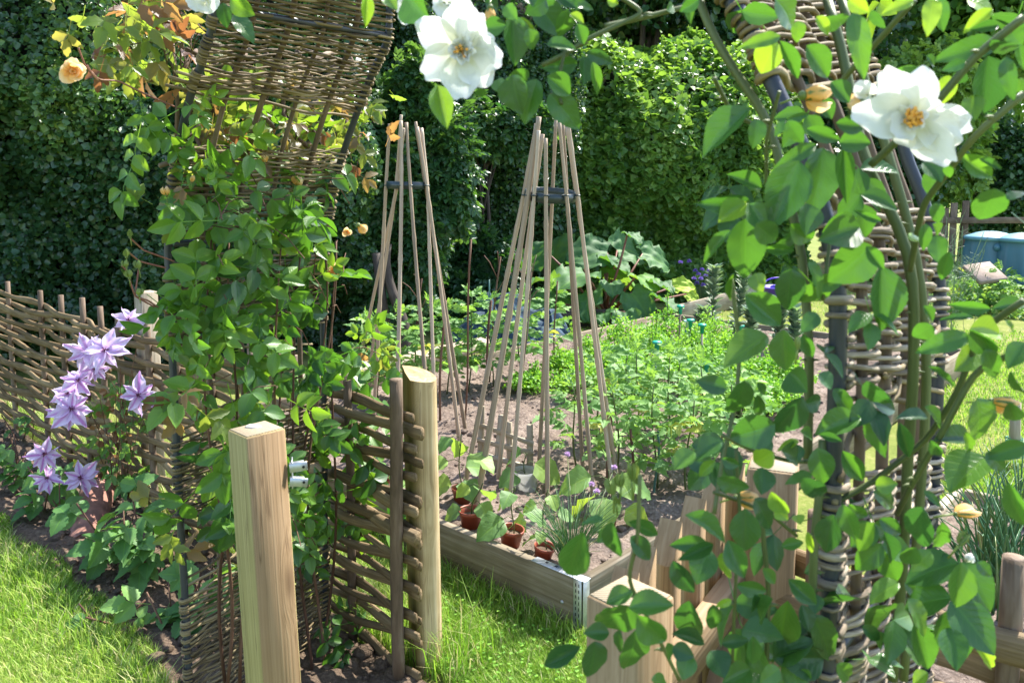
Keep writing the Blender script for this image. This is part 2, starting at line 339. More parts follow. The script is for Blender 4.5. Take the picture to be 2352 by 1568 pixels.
def soil_mat(name, stops, bump=1.0):
    m, t, out = nt(name)
    g = N(t, 'ShaderNodeNewGeometry')
    n1 = N(t, 'ShaderNodeTexNoise'); n1.inputs['Scale'].default_value = 55.0; n1.inputs['Detail'].default_value = 8; n1.inputs['Roughness'].default_value = 0.7
    n2 = N(t, 'ShaderNodeTexNoise'); n2.inputs['Scale'].default_value = 3.5; n2.inputs['Detail'].default_value = 4
    for n in (n1, n2): t.links.new(g.outputs['Position'], n.inputs['Vector'])
    mx = N(t, 'ShaderNodeMix', data_type='FLOAT', i_0=0.4); t.links.new(n1.outputs[0], mx.inputs[2]); t.links.new(n2.outputs[0], mx.inputs[3])
    r = ramp(t, stops); t.links.new(mx.outputs[0], r.inputs[0])
    p = N(t, 'ShaderNodeBsdfPrincipled'); p.inputs['Roughness'].default_value = 0.95; p.inputs['Specular IOR Level'].default_value = 0.1; t.links.new(r.outputs[0], p.inputs['Base Color'])
    bp = N(t, 'ShaderNodeBump'); bp.inputs['Strength'].default_value = bump; bp.inputs['Distance'].default_value = 0.02; t.links.new(n1.outputs[0], bp.inputs['Height']); t.links.new(bp.outputs[0], p.inputs['Normal'])
    t.links.new(p.outputs[0], out.inputs[0]); return m

M = {}
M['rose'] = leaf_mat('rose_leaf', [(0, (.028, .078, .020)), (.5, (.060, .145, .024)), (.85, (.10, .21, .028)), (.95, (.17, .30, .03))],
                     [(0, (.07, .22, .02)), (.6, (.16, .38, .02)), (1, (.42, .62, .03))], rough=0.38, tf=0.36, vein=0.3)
M['white_rose_leaf'] = leaf_mat('white_rose_leaf', [(0, (.024, .068, .026)), (.5, (.045, .115, .030)), (.85, (.075, .175, .034)), (.95, (.16, .29, .03))],
                     [(0, (.05, .17, .02)), (.6, (.12, .32, .02)), (1, (.42, .65, .03))], rough=0.33, tf=0.34, vein=0.3)
M['bronze'] = leaf_mat('bronze_leaf', [(0, (.10, .05, .035)), (.3, (.14, .10, .05)), (.5, (.09, .12, .03)), (1, (.11, .19, .03))],
                     [(0, (.40, .16, .05)), (.3, (.55, .32, .08)), (.5, (.36, .42, .05)), (1, (.32, .48, .04))], rough=0.4, tf=0.5, vein=0.2)
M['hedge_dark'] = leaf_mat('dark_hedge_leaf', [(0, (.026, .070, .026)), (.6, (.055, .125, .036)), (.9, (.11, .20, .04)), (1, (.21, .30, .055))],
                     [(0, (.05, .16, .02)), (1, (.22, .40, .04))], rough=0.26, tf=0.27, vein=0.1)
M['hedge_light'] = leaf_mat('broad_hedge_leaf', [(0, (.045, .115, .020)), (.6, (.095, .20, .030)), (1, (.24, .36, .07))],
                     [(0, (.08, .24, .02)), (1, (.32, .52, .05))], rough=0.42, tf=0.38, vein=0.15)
M['shrub'] = leaf_mat('shrub_leaf', [(0, (.022, .068, .026)), (.6, (.036, .100, .030)), (1, (.09, .17, .05))],
                     [(0, (.05, .18, .02)), (1, (.25, .45, .05))], rough=0.4, tf=0.3, vein=0.15)
M['tomato'] = leaf_mat('tomato_leaf', [(0, (.10, .22, .06)), (.7, (.17, .31, .085)), (.93, (.22, .37, .10)), (1, (.50, .48, .10))],
                     [(0, (.18, .38, .05)), (.93, (.35, .58, .06)), (1, (.6, .55, .08))], rough=0.55, tf=0.35, vein=0.12, spec=0.3)
M['parsley'] = leaf_mat('parsley_leaf', [(0, (.10, .26, .022)), (.7, (.17, .37, .035)), (1, (.27, .45, .06))],
                     [(0, (.20, .48, .03)), (1, (.42, .70, .05))], rough=0.5, tf=0.38, vein=0.0, spec=0.35)
M['bean'] = leaf_mat('bean_leaf', [(0, (.12, .19, .12)), (1, (.24, .31, .20))], [(0, (.2, .36, .12)), (1, (.35, .5, .15))], rough=0.5, tf=0.28, vein=0.1)
M['courgette'] = leaf_mat('seedling_leaf', [(0, (.10, .20, .06)), (.6, (.15, .27, .08)), (1, (.24, .34, .05))],
                     [(0, (.25, .5, .05)), (1, (.5, .68, .06))], rough=0.5, tf=0.38, vein=0.3, spec=0.35)
M['rasp'] = leaf_mat('raspberry_leaf', [(0, (.055, .145, .040)), (.7, (.095, .205, .055)), (1, (.16, .29, .08))],
                     [(0, (.12, .32, .03)), (1, (.3, .52, .05))], rough=0.55, tf=0.33, vein=0.45, pv=9, spec=0.35)
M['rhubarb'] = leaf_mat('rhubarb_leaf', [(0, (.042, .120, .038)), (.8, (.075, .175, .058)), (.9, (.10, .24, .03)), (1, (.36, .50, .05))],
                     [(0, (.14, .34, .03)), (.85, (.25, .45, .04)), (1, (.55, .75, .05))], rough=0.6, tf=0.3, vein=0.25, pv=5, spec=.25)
M['onion'] = leaf_mat('onion_leaf', [(0, (.045, .13, .05)), (.8, (.08, .19, .06)), (1, (.30, .30, .08))], [(0, (.12, .3, .05)), (1, (.4, .45, .1))], rough=0.4, tf=0.2, vein=0.0)
M['grass'] = leaf_mat('grass_blade', [(0, (.14, .24, .028)), (.55, (.24, .38, .045)), (.85, (.40, .47, .11)), (1, (.58, .52, .28))],
                     [(0, (.16, .40, .02)), (.7, (.34, .58, .04)), (1, (.55, .5, .2))], rough=0.5, tf=0.36, vein=0.0, spec=0.35)
M['new_wood'] = wood_mat('sawn_pine', [(.28, (.22, .145, .075)), (.5, (.29, .20, .112)), (.72, (.38, .28, .17))], sc=(130, 130, 1.8), blotch=0.3, bump=0.3, knots=.6)
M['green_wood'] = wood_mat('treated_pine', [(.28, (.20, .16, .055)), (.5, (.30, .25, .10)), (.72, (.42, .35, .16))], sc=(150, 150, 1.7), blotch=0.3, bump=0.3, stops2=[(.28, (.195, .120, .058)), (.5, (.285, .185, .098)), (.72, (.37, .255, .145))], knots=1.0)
M['half_post'] = wood_mat('half_round_pine', [(.28, (.085, .066, .016)), (.5, (.15, .118, .032)), (.75, (.24, .19, .07))], stops2=[(.30, (.22, .14, .06)), (.5, (.42, .31, .16)), (.7, (.62, .49, .30))], sc=(60, 60, 2.0), blotch=0.45, bump=0.4, knots=.8)  # olive flat face and pale peeled round side, with shade and sun painted in
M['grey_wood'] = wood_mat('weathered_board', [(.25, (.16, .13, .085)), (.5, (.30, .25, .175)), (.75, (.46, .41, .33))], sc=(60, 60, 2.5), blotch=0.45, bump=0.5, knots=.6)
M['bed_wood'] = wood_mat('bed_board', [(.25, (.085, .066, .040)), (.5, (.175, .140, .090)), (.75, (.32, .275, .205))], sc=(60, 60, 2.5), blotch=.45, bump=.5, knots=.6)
M['hazel'] = wood_mat('split_hazel', [(.22, (.048, .032, .016)), (.48, (.135, .092, .046)), (.75, (.28, .205, .115))], sc=(120, 120, 7), blotch=0.4, bump=0.8, rndw=0.25)
M['hazel_bark'] = wood_mat('hazel_bark', [(.25, (.065, .042, .026)), (.5, (.135, .092, .06)), (.78, (.25, .19, .135))], sc=(90, 90, 14), blotch=0.5, bump=0.7, rndw=0.2)
M['willow'] = wood_mat('willow_rod', [(.22, (.060, .044, .022)), (.48, (.155, .115, .058)), (.78, (.34, .27, .15))], sc=(150, 150, 9), blotch=0.35, bump=0.6, rndw=0.3)
M['grey_willow'] = wood_mat('weathered_willow', [(.22, (.075, .058, .038)), (.48, (.21, .165, .115)), (.78, (.44, .38, .29))], sc=(200, 200, 30), blotch=0.35, bump=0.8, rndw=0.25)
M['bamboo'] = wood_mat('bamboo', [(.22, (.20, .145, .095)), (.5, (.36, .27, .185)), (.78, (.50, .40, .30))], sc=(160, 160, 3.0), blotch=0.3, bump=0.25, rough=0.6, rndw=0.45)
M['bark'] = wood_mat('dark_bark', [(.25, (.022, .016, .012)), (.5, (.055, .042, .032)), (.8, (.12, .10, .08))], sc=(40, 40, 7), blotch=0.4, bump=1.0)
M['twig'] = wood_mat('red_brown_stick', [(.25, (.055, .026, .016)), (.5, (.12, .060, .036)), (.8, (.20, .12, .08))], sc=(150, 150, 10), bump=0.5, rndw=0.3)
M['rose_stem'] = wood_mat('green_stem', [(.25, (.045, .060, .018)), (.5, (.085, .110, .035)), (.8, (.15, .17, .07))], sc=(200, 200, 8), bump=0.2, rough=0.5, rndw=0.2)
M['red_stem'] = wood_mat('red_stem', [(.25, (.10, .035, .03)), (.5, (.19, .075, .055)), (.8, (.25, .16, .07))], sc=(200, 200, 8), bump=0.2, rough=0.5)
M['soil'] = soil_mat('dry_soil', [(.3, (.085, .060, .048)), (.5, (.19, .145, .115)), (.66, (.35, .28, .23))])
M['dark_soil'] = soil_mat('border_soil', [(.3, (.050, .034, .024)), (.5, (.135, .096, .068)), (.68, (.29, .215, .145))])
M['ground'] = soil_mat('turf_base', [(.3, (.08, .115, .022)), (.5, (.15, .18, .04)), (.68, (.27, .24, .10))], bump=0.6)
M['core'] = plain_mat('hedge_dark_backing', (.016, .017, .011), rough=0.95, var=0.5, scale=14, spec=0.1, bump=0.8)  # near-black tone stands for the shade deep inside the hedge
M['pole'] = plain_mat('slate_plastic_pipe', (.026, .030, .040), rough=0.45, var=0.2, scale=25, bump=0.1)
M['ring'] = plain_mat('green_black_plastic', (.022, .036, .036), rough=0.35, var=0.1, bump=0.0)
M['galv'] = plain_mat('galvanised_steel', (.42, .44, .47), rough=0.42, metal=0.75, var=0.2, scale=60, bump=0.1)
M['hole'] = plain_mat('dark_hole', (.012, .012, .012), rough=0.9, bump=0)
M['pot'] = plain_mat('terracotta_plastic', (.27, .060, .030), rough=0.42, var=0.12, bump=0.0)
M['tile'] = plain_mat('old_clay_tile', (.25, .12, .085), rough=0.9, var=0.45, scale=22, bump=0.5)
M['shell'] = plain_mat('pale_shell', (.52, .47, .40), rough=0.55, var=0.25, scale=60)
M['cap'] = plain_mat('green_cap', (.010, .30, .20), rough=0.4, var=0.1, bump=0)
M['palecap'] = plain_mat('pale_cap', (.50, .62, .55), rough=0.4, var=0.1, bump=0)
M['stake_green'] = plain_mat('green_stake', (.05, .13, .10), rough=0.45, var=0.2)
M['net_blue'] = plain_mat('blue_netting', (.025, .060, .095), rough=0.8, var=0.5, scale=30, trans=0.2)
M['bin'] = plain_mat('blue_green_plastic', (.055, .145, .185), rough=0.45, var=0.15, scale=4, bump=0.05)
M['bin_lid'] = plain_mat('blue_lid', (.12, .27, .33), rough=0.45, var=0.1, bump=0.05)
M['purple'] = plain_mat('purple_plastic', (.11, .055, .42), rough=0.4, var=0.1, bump=0)
M['slab'] = plain_mat('buff_slab', (.27, .20, .155), rough=0.9, var=0.25, scale=20, bump=0.4)
M['clear'] = plain_mat('cloudy_plastic', (.42, .42, .40), rough=0.15, var=0.2, trans=0.6, tcol=(.7, .7, .68), bump=0)
M['petal_white'] = grad_petal('white_petal', [(0, (.70, .70, .46)), (.3, (.76, .77, .69)), (1, (.80, .81, .80))], trans=0.4)
M['petal_apricot'] = grad_petal('apricot_petal', [(0, (.86, .44, .08)), (.5, (.90, .58, .20)), (1, (.92, .72, .46))], trans=0.45)
M['petal_clem'] = grad_petal('lilac_petal', [(0, (.70, .50, .76)), (.5, (.76, .62, .83)), (1, (.80, .71, .87))], trans=0.4, bars=(.56, .22, .56))
M['anther'] = plain_mat('golden_anther', (.68, .33, .05), rough=0.7, var=0.4, scale=200)
M['anther_dark'] = plain_mat('plum_anther', (.16, .03, .09), rough=0.7, var=0.4, scale=200)
M['chive'] = plain_mat('chive_floret', (.66, .46, .70), rough=0.6, var=0.3, scale=150, trans=0.3)
M['chive2'] = plain_mat('purple_floret', (.26, .16, .55), rough=0.6, var=0.3, scale=50, trans=0.2)
M['sepal'] = leaf_mat('sepal', [(0, (.07, .13, .03)), (1, (.16, .20, .05))], [(0, (.2, .35, .05)), (1, (.4, .45, .08))], tf=0.25)
M['dry'] = leaf_mat('dry_leaf', [(0, (.16, .07, .03)), (1, (.34, .22, .10))], [(0, (.35, .14, .05)), (1, (.5, .32, .12))], tf=0.3, rough=0.7)
M['wire_green'] = plain_mat('green_net', (.03, .30, .20), rough=0.5, trans=0.2)

def rings_mat(name, c0, c1):
    m, t, out = nt(name); u = N(t, 'ShaderNodeAttribute', attribute_name='luv'); wv = N(t, 'ShaderNodeTexWave', wave_type='RINGS', rings_direction='Z'); wv.inputs['Scale'].default_value = 55; wv.inputs['Distortion'].default_value = 2.5; wv.inputs['Detail'].default_value = 3; wv.inputs['Detail Scale'].default_value = .6; t.links.new(u.outputs['Vector'], wv.inputs['Vector'])
    r = ramp(t, [(0, c0), (1, c1)]); t.links.new(wv.outputs['Fac'], r.inputs[0]); p = N(t, 'ShaderNodeBsdfPrincipled'); p.inputs['Roughness'].default_value = .85; t.links.new(r.outputs[0], p.inputs['Base Color']); b = N(t, 'ShaderNodeBump'); b.inputs['Strength'].default_value = .4; b.inputs['Distance'].default_value = .002; t.links.new(wv.outputs['Fac'], b.inputs['Height']); t.links.new(b.outputs[0], p.inputs['Normal']); t.links.new(p.outputs[0], out.inputs[0]); return m
M['end_grain'] = rings_mat('end_grain', (.20, .155, .095), (.36, .29, .19))
# leaf shapes
T_near = leaf_t(6, 24, a=0.80, b=0.82, fold=0.20, curl=0.20, ser=0.022, ruffle=.012)
T_near2 = leaf_t(6, 24, a=0.78, b=0.75, fold=0.10, curl=0.32, ser=0.025, ruffle=.018)
T_near3 = leaf_t(6, 24, a=0.82, b=0.9, fold=0.30, curl=0.05, ser=0.02, ruffle=.01)
T_mid = leaf_t(4, 7, a=0.80, b=0.82, fold=0.18, curl=0.2, ser=0.04)
T_rasp = leaf_t(4, 12, a=0.70, b=0.85, fold=0.15, curl=0.2, ser=0.09, ruffle=0.012)
T_tom = leaf_t(2, 8, a=0.75, b=0.9, fold=0.15, curl=0.3, ser=0.22)
T_hex = hexleaf()
T_hexn = hexleaf(.34, .28)
T_ivy = hexleaf(.62, .45, .10, .15)
T_rn = leaf_t(6, 20, a=.80, b=.84, fold=.16, curl=.22, ser=.022, ruffle=.01)
ROSEN = [pinnate(T_rn, 2, .42, .30, 1.0, .4, seed=s) for s in range(5)]
ROSE = [pinnate(T_mid, 2, .38, .24, 1.05, .3, seed=s) for s in range(5)]
ROSE3 = [pinnate(T_mid, 1, .5, .33, .95, .3, seed=s, y0=.3) for s in range(4)]
MONT = [pinnate(leaf_t(2, 7, a=.8, b=.8, fold=.15, curl=.2, ser=.14), 1, .5, .25, .9, .2, seed=s) for s in range(4)]
RASP = [pinnate(T_rasp, 1, .55, .40, 1.1, .3, seed=s) for s in range(4)]
TOM = [pinnate(T_tom, 3, .36, .20, 1.0, .8, seed=s, taper=.5) for s in range(4)]
PINN = [pinnate(T_hexn, 3, .36, .36, 1.0, .4, seed=s) for s in range(3)]
def many(mb, Ts, P, D, Nn, L, W=None, rnd=None):
    P = np.atleast_2d(P); k = rng.integers(0, len(Ts), len(P))
    for i, T in enumerate(Ts):
        s = k == i
        if s.any():
            inst(mb, T, P[s], np.broadcast_to(D, P.shape)[s], np.broadcast_to(Nn, P.shape)[s], np.broadcast_to(L, (len(P),))[s],
                 None if W is None else np.broadcast_to(W, (len(P),))[s], None if rnd is None else np.broadcast_to(rnd, (len(P),))[s])
    return mb
# ------------------------------------------------------------------ site plan
A2 = np.array([-.742, .67]); B2 = np.array([.67, .742]); C2 = np.array([.250, 2.735])      # raised bed: corner, left edge, right edge
def bed(u, v, z=0.0): p = C2 + A2 * u + B2 * v; return np.array([p[0], p[1], z])
BEDW, BEDL = 2.93, 5.4
F0 = np.array([-.294, 2.45]); FD = np.array([-.742, .67]); FN = np.array([-.67, -.742])   # wattle fence line, towards the left; normal towards the viewer
def fen(s, z=0.0, n=0.0): p = F0 + FD * s + FN * n; return np.array([p[0], p[1], z])
K2 = np.array([2.18, 3.79])                                                                 # right bed corner
AX_BED = dict(a=np.array([A2[0], A2[1], 0]), b=np.array([B2[0], B2[1], 0]), z=np.array([0, 0, 1.0]))

# ------------------------------------------------------------------ ground
def sheet(name, P00, U, V, nu, nv, zfun, mat):
    u, v = np.meshgrid(np.linspace(0, 1, nu + 1), np.linspace(0, 1, nv + 1))
    xy = np.asarray(P00)[None, None, :2] + u[..., None] * np.asarray(U)[:2] + v[..., None] * np.asarray(V)[:2]
    z = zfun(xy[..., 0], xy[..., 1])
    p = np.stack([xy[..., 0], xy[..., 1], z], -1).reshape(-1, 3)
    f = grid_faces(nu, nv)
    return MB().add(p, f, None, 0.5, p).build(name, mat)
g = sheet('ground', (-60, -30), (120, 0), (0, 120), 60, 60, lambda x, y: x * 0 - 0.012, M['ground']); tag(g, None, None, None, 'structure')
def soilz(base, amp):
    return lambda x, y: base + amp * fbm(np.stack([x * 9, y * 9, x * 0], -1), 4) + amp * .5 * fbm(np.stack([x * 40, y * 40, x * 0 + 5], -1), 2)
s = sheet('border_soil', fen(-.2)[:2] - .0, FD * 6.6, FN * .80, 420, 70, lambda x, y: soilz(.012, .012)(x, y) - .035 * np.clip((((x - F0[0]) * FN[0] + (y - F0[1]) * FN[1]) - .53 - .10 * fbm(np.stack([x * 2.5, y * 2.5, x * 0], -1), 2)) / .1, 0, 1), M['dark_soil']); tag(s, None, None, None, 'structure')
s = sheet('bed_soil', bed(0.02, .02)[:2], A2 * (BEDW - .04), B2 * (BEDL - .04), 300, 420, soilz(.15, .016), M['soil']); tag(s, None, None, None, 'structure')
s = sheet('onion_bed_soil', K2 - np.array([.0, .0]), -B2 * 1.9, -A2 * 2.2, 160, 160, soilz(.07, .014), M['soil']); tag(s, None, None, None, 'structure')
def clods(name, P, size, mat):
    mb = MB(); v, f = ico()
    vs = [v * (1 + .28 * fbm(v * 1.5 + k * 9.1, 2))[:, None] * np.array([1, 1, .7]) for k in range(6)]
    for i in range(len(P)):
        a = rng.uniform(0, 6.28); c, s_ = math.cos(a), math.sin(a)
        mb.add(P[i] + (vs[i % 6] @ np.array([[c, s_, 0], [-s_, c, 0], [0, 0, 1]])) * size[i], None, f, rng.random())
    return tag(mb.build(name, mat), None, None, None, 'stuff')
n = 1300; P = np.array([fen(rng.uniform(0, 4.6), .012, rng.uniform(.02, .56)) for _ in range(n)]); clods('soil_clods', P, np.clip(rng.lognormal(-4.6, .5, n), .003, .035), M['dark_soil'])
n = 1100; P = np.array([bed(rng.uniform(.05, BEDW - .05), rng.uniform(.05, 3.2), .152) for _ in range(n)]); clods('bed_clods', P, np.clip(rng.lognormal(-4.9, .5, n), .003, .022), M['soil'])

# ------------------------------------------------------------------ grass blades (dense where the photo shows them close)
gb = MB()
def grass_ok(p):
    d = p[:, :2] - C2; u = d @ A2; v = d @ B2; inb = (u > -.03) & (u < BEDW + .05) & (v > -.03) & (v < BEDL)
    f = p[:, :2] - F0; s_ = f @ FD; nn = f @ FN; edge = .53 + .10 * fbm(np.stack([p[:, 0] * 2.5, p[:, 1] * 2.5, p[:, 0] * 0], -1), 2)
    ins = (s_ > -.2) & (nn > -.06) & (nn < edge + .015)
    k = p[:, :2] - K2; ink = (k @ -B2 > 0) & (k @ -B2 < 1.9) & (k @ -A2 > -.02) & (k @ -A2 < 2.2)
    far = (p[:, 1] > 9.2) & (p[:, 0] < 2.2)
    bare = (fbm(np.stack([p[:, 0] * 1.7, p[:, 1] * 1.7, p[:, 0] * 0 + 3], -1), 3) > .75)
    return ~(inb | ins | ink | far | (bare & (rng.random(len(p)) < .6)))
def blades(P, h, w, straw=.06):
    n = len(P); a = rng.uniform(0, 6.28, n); lean = rng.uniform(.15, 1.0, n) * h
    D = np.stack([np.cos(a), np.sin(a), a * 0], -1); S = np.stack([-np.sin(a), np.cos(a), a * 0], -1); up = np.array([0, 0, 1.0])
    p0 = P; p1 = P + up * (h * .55)[:, None] + D * (lean * .25)[:, None]; p2 = P + up * h[:, None] * .92 + D * lean[:, None]
    V = np.stack([p0 - S * w[:, None] * .5, p0 + S * w[:, None] * .5, p1 + S * w[:, None] * .42, p1 - S * w[:, None] * .42, p2], 1)
    i = np.arange(n)[:, None] * 5
    r = np.clip(.45 + .28 * fbm(P * 1.3, 2) + rng.normal(0, .2, n), 0, .86); r = np.where(rng.random(n) < straw + .35 * np.clip(fbm(P * 1.1 + 7, 3) - .0, 0, 1), .98, r)
    gb.add(V.reshape(-1, 3), i + np.array([[0, 1, 2, 3]]), np.concatenate([i + np.array([[3, 2, 4]])]), np.repeat(r, 5), np.tile(np.array([[0, 0, 0], [0, 0, 0], [0, .5, 0], [0, .5, 0], [0, 1, 0]]), (n, 1)))
def scatter_px(n, x0, x1, y0, y1):
    X = rng.uniform(x0, x1, n); Y = rng.uniform(y0, y1, n)
    return np.array([PZ(a, b) for a, b in zip(X, Y)])
for (n, box_) in ((70000, (-150, 420, 1080, 1760)), (70000, (740, 1420, 1180, 1760)), (7000, (420, 800, 1050, 1700)), (24000, (2080, 2450, 760, 1180)), (9000, (1180, 2200, 655, 800)), (5000, (1300, 2450, 1400, 1760))):
    P = scatter_px(n, *box_); P = P[grass_ok(P)]; dd = P[:, 1]
    blades(P, rng.uniform(.016, .044, len(P)), np.clip(.0011 * dd, .0028, .009) * rng.uniform(.7, 1.4, len(P)))
# taller tufts along the board and the border edge
P = np.array([bed(rng.uniform(-.05, 2.5), -.024 - abs(rng.normal(0, .04)), 0) for _ in range(3500)]); blades(P, rng.uniform(.03, .11, len(P)), np.full(len(P), .0034), .1)
P = np.array([fen(rng.uniform(.2, 4.4), 0, .58 + abs(rng.normal(0, .08))) for _ in range(5000)]); P = P[grass_ok(P)]; blades(P, rng.uniform(.04, .11, len(P)), np.full(len(P), .0034), .12)
P = np.array([fen(rng.uniform(-.1, 4.4), 0, -.03 - abs(rng.normal(0, .12))) for _ in range(5000)]); blades(P, rng.uniform(.06, .22, len(P)), np.full(len(P), .0036), .1)
tag(gb.build('lawn_grass', M['grass'], smooth=False), None, None, None, 'stuff')
# clover leaves in the lawn by the bed
cb = MB(); P = scatter_px(600, 980, 1340, 1290, 1580); P = P[grass_ok(P)]; P[:, 2] = rng.uniform(.01, .045, len(P))
for k in range(3):
    a = rng.uniform(0, .5, len(P)) + k * 2.09
    inst(cb, T_ivy, P, np.stack([np.cos(a), np.sin(a), a * 0 + .2], -1), rdir(len(P)) * .3 + np.array([0, 0, 1]), rng.uniform(.005, .009, len(P)))
tag(cb.build('clover', M['parsley']), None, None, None, 'stuff')

# ------------------------------------------------------------------ raised bed
rb = thing('raised_bed', bed(0, 0), 'low raised bed of weathered grey boards with metal corner strips', 'raised bed')
def board(mb, p0, p1, z0, z1, th, nrm, ext=0.0):
    p0 = np.asarray(p0, float); p1 = np.asarray(p1, float); d = p1 - p0; L = np.linalg.norm(d[:2]); g_ = unit(np.array([d[0], d[1], 0])); n_ = np.array([nrm[0], nrm[1], 0])
    c = (p0 + p1) / 2; c[2] = (z0 + z1) / 2
    return box(mb, c, np.stack([n_, np.array([0, 0, 1.0]), g_]), (th / 2, (z1 - z0) / 2, L / 2 + ext), .003)
for (p0, p1, nr) in ((bed(0.02, 0), bed(BEDW, 0), -B2), (bed(0, .0), bed(0, BEDL), -A2), (bed(BEDW, .03), bed(BEDW, BEDL), A2), (bed(0.03, BEDL), bed(BEDW - .03, BEDL), B2)):
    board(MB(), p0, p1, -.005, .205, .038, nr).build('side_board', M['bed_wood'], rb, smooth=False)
# perforated corner strip: folded over the rim and down the arris
cs = MB(); cz = AX_BED
e = .022
for (off, ax, half) in ((bed(-.0, .0, .105) - cz['b'] * 0 + cz['a'] * .0, None, None),):
    p = bed(0.004, -.021, .100); box(cs, p, np.stack([cz['b'], cz['z'], cz['a']]), (.0015, .109, .018), .0006)
    p = bed(-.0215, -.004, .100); box(cs, p, np.stack([cz['a'], cz['z'], cz['b']]), (.0015, .109, .018), .0006)
    p = bed(.10, .0, .2075); box(cs, p, np.stack([cz['b'], cz['z'], cz['a']]), (.020, .0012, .125), .0006)
st = cs.build('corner_strip', M['galv'], rb, smooth=False)
slots = [(bed(.004 + dx, -.0232, .012 + k * .022), (.0006, .006, .0016)) for k in range(9) for dx in (-.007, .007)] + [(bed(.03 + k * .045 + dx, .006, .2092), (.006, .0006, .0018)) for k in range(4) for dx in (0, .006)]
for p, h in slots: box(MB(), p, np.stack([cz['b'], cz['z'], cz['a']]), h, .0002).build('slot', M['hole'], st, smooth=False)
lathe(MB(), bed(.075, -.0185, .10), [(0, .006), (.004, .0055), (.0065, .003), (.007, 0)], 12, axis=-cz['b']).build('screw_head', M['galv'], rb)
# spare boards lying along the far rim
for k, (u0, v0, v1, z, tl, lab) in enumerate(((3.01, .75, 2.75, .255, .03, 'upper grey timber plank lying on the far rim of the raised bed'), (3.13, .6, 2.6, .045, -.03, 'lower grey timber plank lying on the ground behind the raised bed'))):
    p0, p1 = bed(u0, v0, z), bed(u0 + tl, v1, z); c = (p0 + p1) / 2
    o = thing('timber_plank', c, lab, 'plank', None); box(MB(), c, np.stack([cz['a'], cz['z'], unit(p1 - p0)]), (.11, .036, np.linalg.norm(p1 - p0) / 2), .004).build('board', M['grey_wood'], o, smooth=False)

# ------------------------------------------------------------------ left wattle fence: two hurdles
def hurdle(name, s0, s1, stakes, ztop, label, rows=21, group='woven hazel hurdles of the left fence', seed=0, ext=.06, dz=0.0):
    gg = np.random.default_rng(seed)
    t = thing(name, fen((s0 + s1) / 2), label, 'hurdle', group); wv = MB()
    for r in range(rows):
        z = .05 + (ztop - .05) * r / (rows - 1) + gg.normal(0, .008)
        k = max(10, int((s1 - s0) / .035)); ss = np.linspace(s0 - ext * gg.uniform(.4, 1.1), s1 + ext * gg.uniform(.3, 1.1), k)
        ph = np.interp(ss, stakes, np.arange(len(stakes)), left=-.3, right=len(stakes) - .7)
        off = .021 * np.cos(math.pi * (ph + r)) ; zz = z + .014 * fbm(np.stack([ss * 2.2, ss * 0 + r * 3.3, ss * 0 + seed], -1), 2) + dz * (ss - s0)
        if gg.random() < .2: zz = zz + np.linspace(-.05, .05, k) * gg.choice([-1, 1])
        pts = np.array([fen(a, b, c) for a, b, c in zip(ss, zz, off)])
        rr = gg.uniform(.014, .024) * (1 + .18 * fbm(np.stack([ss * 5, ss * 0 + r, ss * 0], -1), 2))
        tube(wv, pts, rr, 8, gg.random(), True, gg.choice([.40, .5, .75]), ref=(0, 0, 1))
    wv.build('woven_rods', M['hazel'], t)
    for i, s_ in enumerate(stakes):
        if s_ == .055: continue
        h = ztop + gg.uniform(.07, .14); ln = gg.normal(0, .01)
        zz = np.linspace(-.02, h, 9); pts = np.array([fen(s_ + ln * (z - .5) + .004 * math.sin(z * 7 + i), z, 0) for z in zz])
        tube(MB(), pts, np.linspace(.0165, .0145, 9), 10, gg.random()).build('stake', M['hazel_bark'], t)
    return t
def fence_s(X, Y=700):                        # where the sight line of a stake meets the fence line
    p = PP(X, Y, fen(0), [FN[0], FN[1], 0]); return float((p[:2] - F0) @ FD)
st1 = sorted([fence_s(x) for x in (230, 190, 141, 93, 20)] + [fence_s(20) + .55, fence_s(20) + 1.1, fence_s(20) + 1.7])
hurdle('wattle_hurdle', st1[0] - .06, st1[-1] + .2, st1, .90, 'woven split hazel hurdle in deep shade below the dark hedge', 21, seed=3)
st2 = [.055, .36, .68, 1.0, 1.32, 1.64, fence_s(336), fence_s(269)]
hurdle('wattle_hurdle', .03, st2[-1] + .05, st2, .86, 'woven hazel hurdle running behind the arch to the half round post', 19, seed=8, ext=.035)
# bark pole lashed as the last upright of the nearer hurdle (thicker than the stakes)
tube(MB(), [fen(.055 + .006 * math.sin(z * 5), z, .046) for z in np.linspace(0, 1.0, 12)], .021, 12, .3).build('end_pole', M['hazel_bark'], [o for o in COL.objects if o.name.startswith('wattle_hurdle') and o.get('label', '').startswith('woven hazel hurdle')][0])
# pale square post behind the join of the hurdles
pp = fen(fence_s(300) , 0, -.075); o = thing('fence_post', pp, 'pale square softwood post standing behind the join of the two hurdles', 'post')
box(MB(), pp + [0, 0, .535], np.stack([np.array([FD[0], FD[1], 0]), np.array([FN[0], FN[1], 0]), cz['z']]), (.042, .042, .545), .004).build('post_body', M['grey_wood'], o, smooth=False)

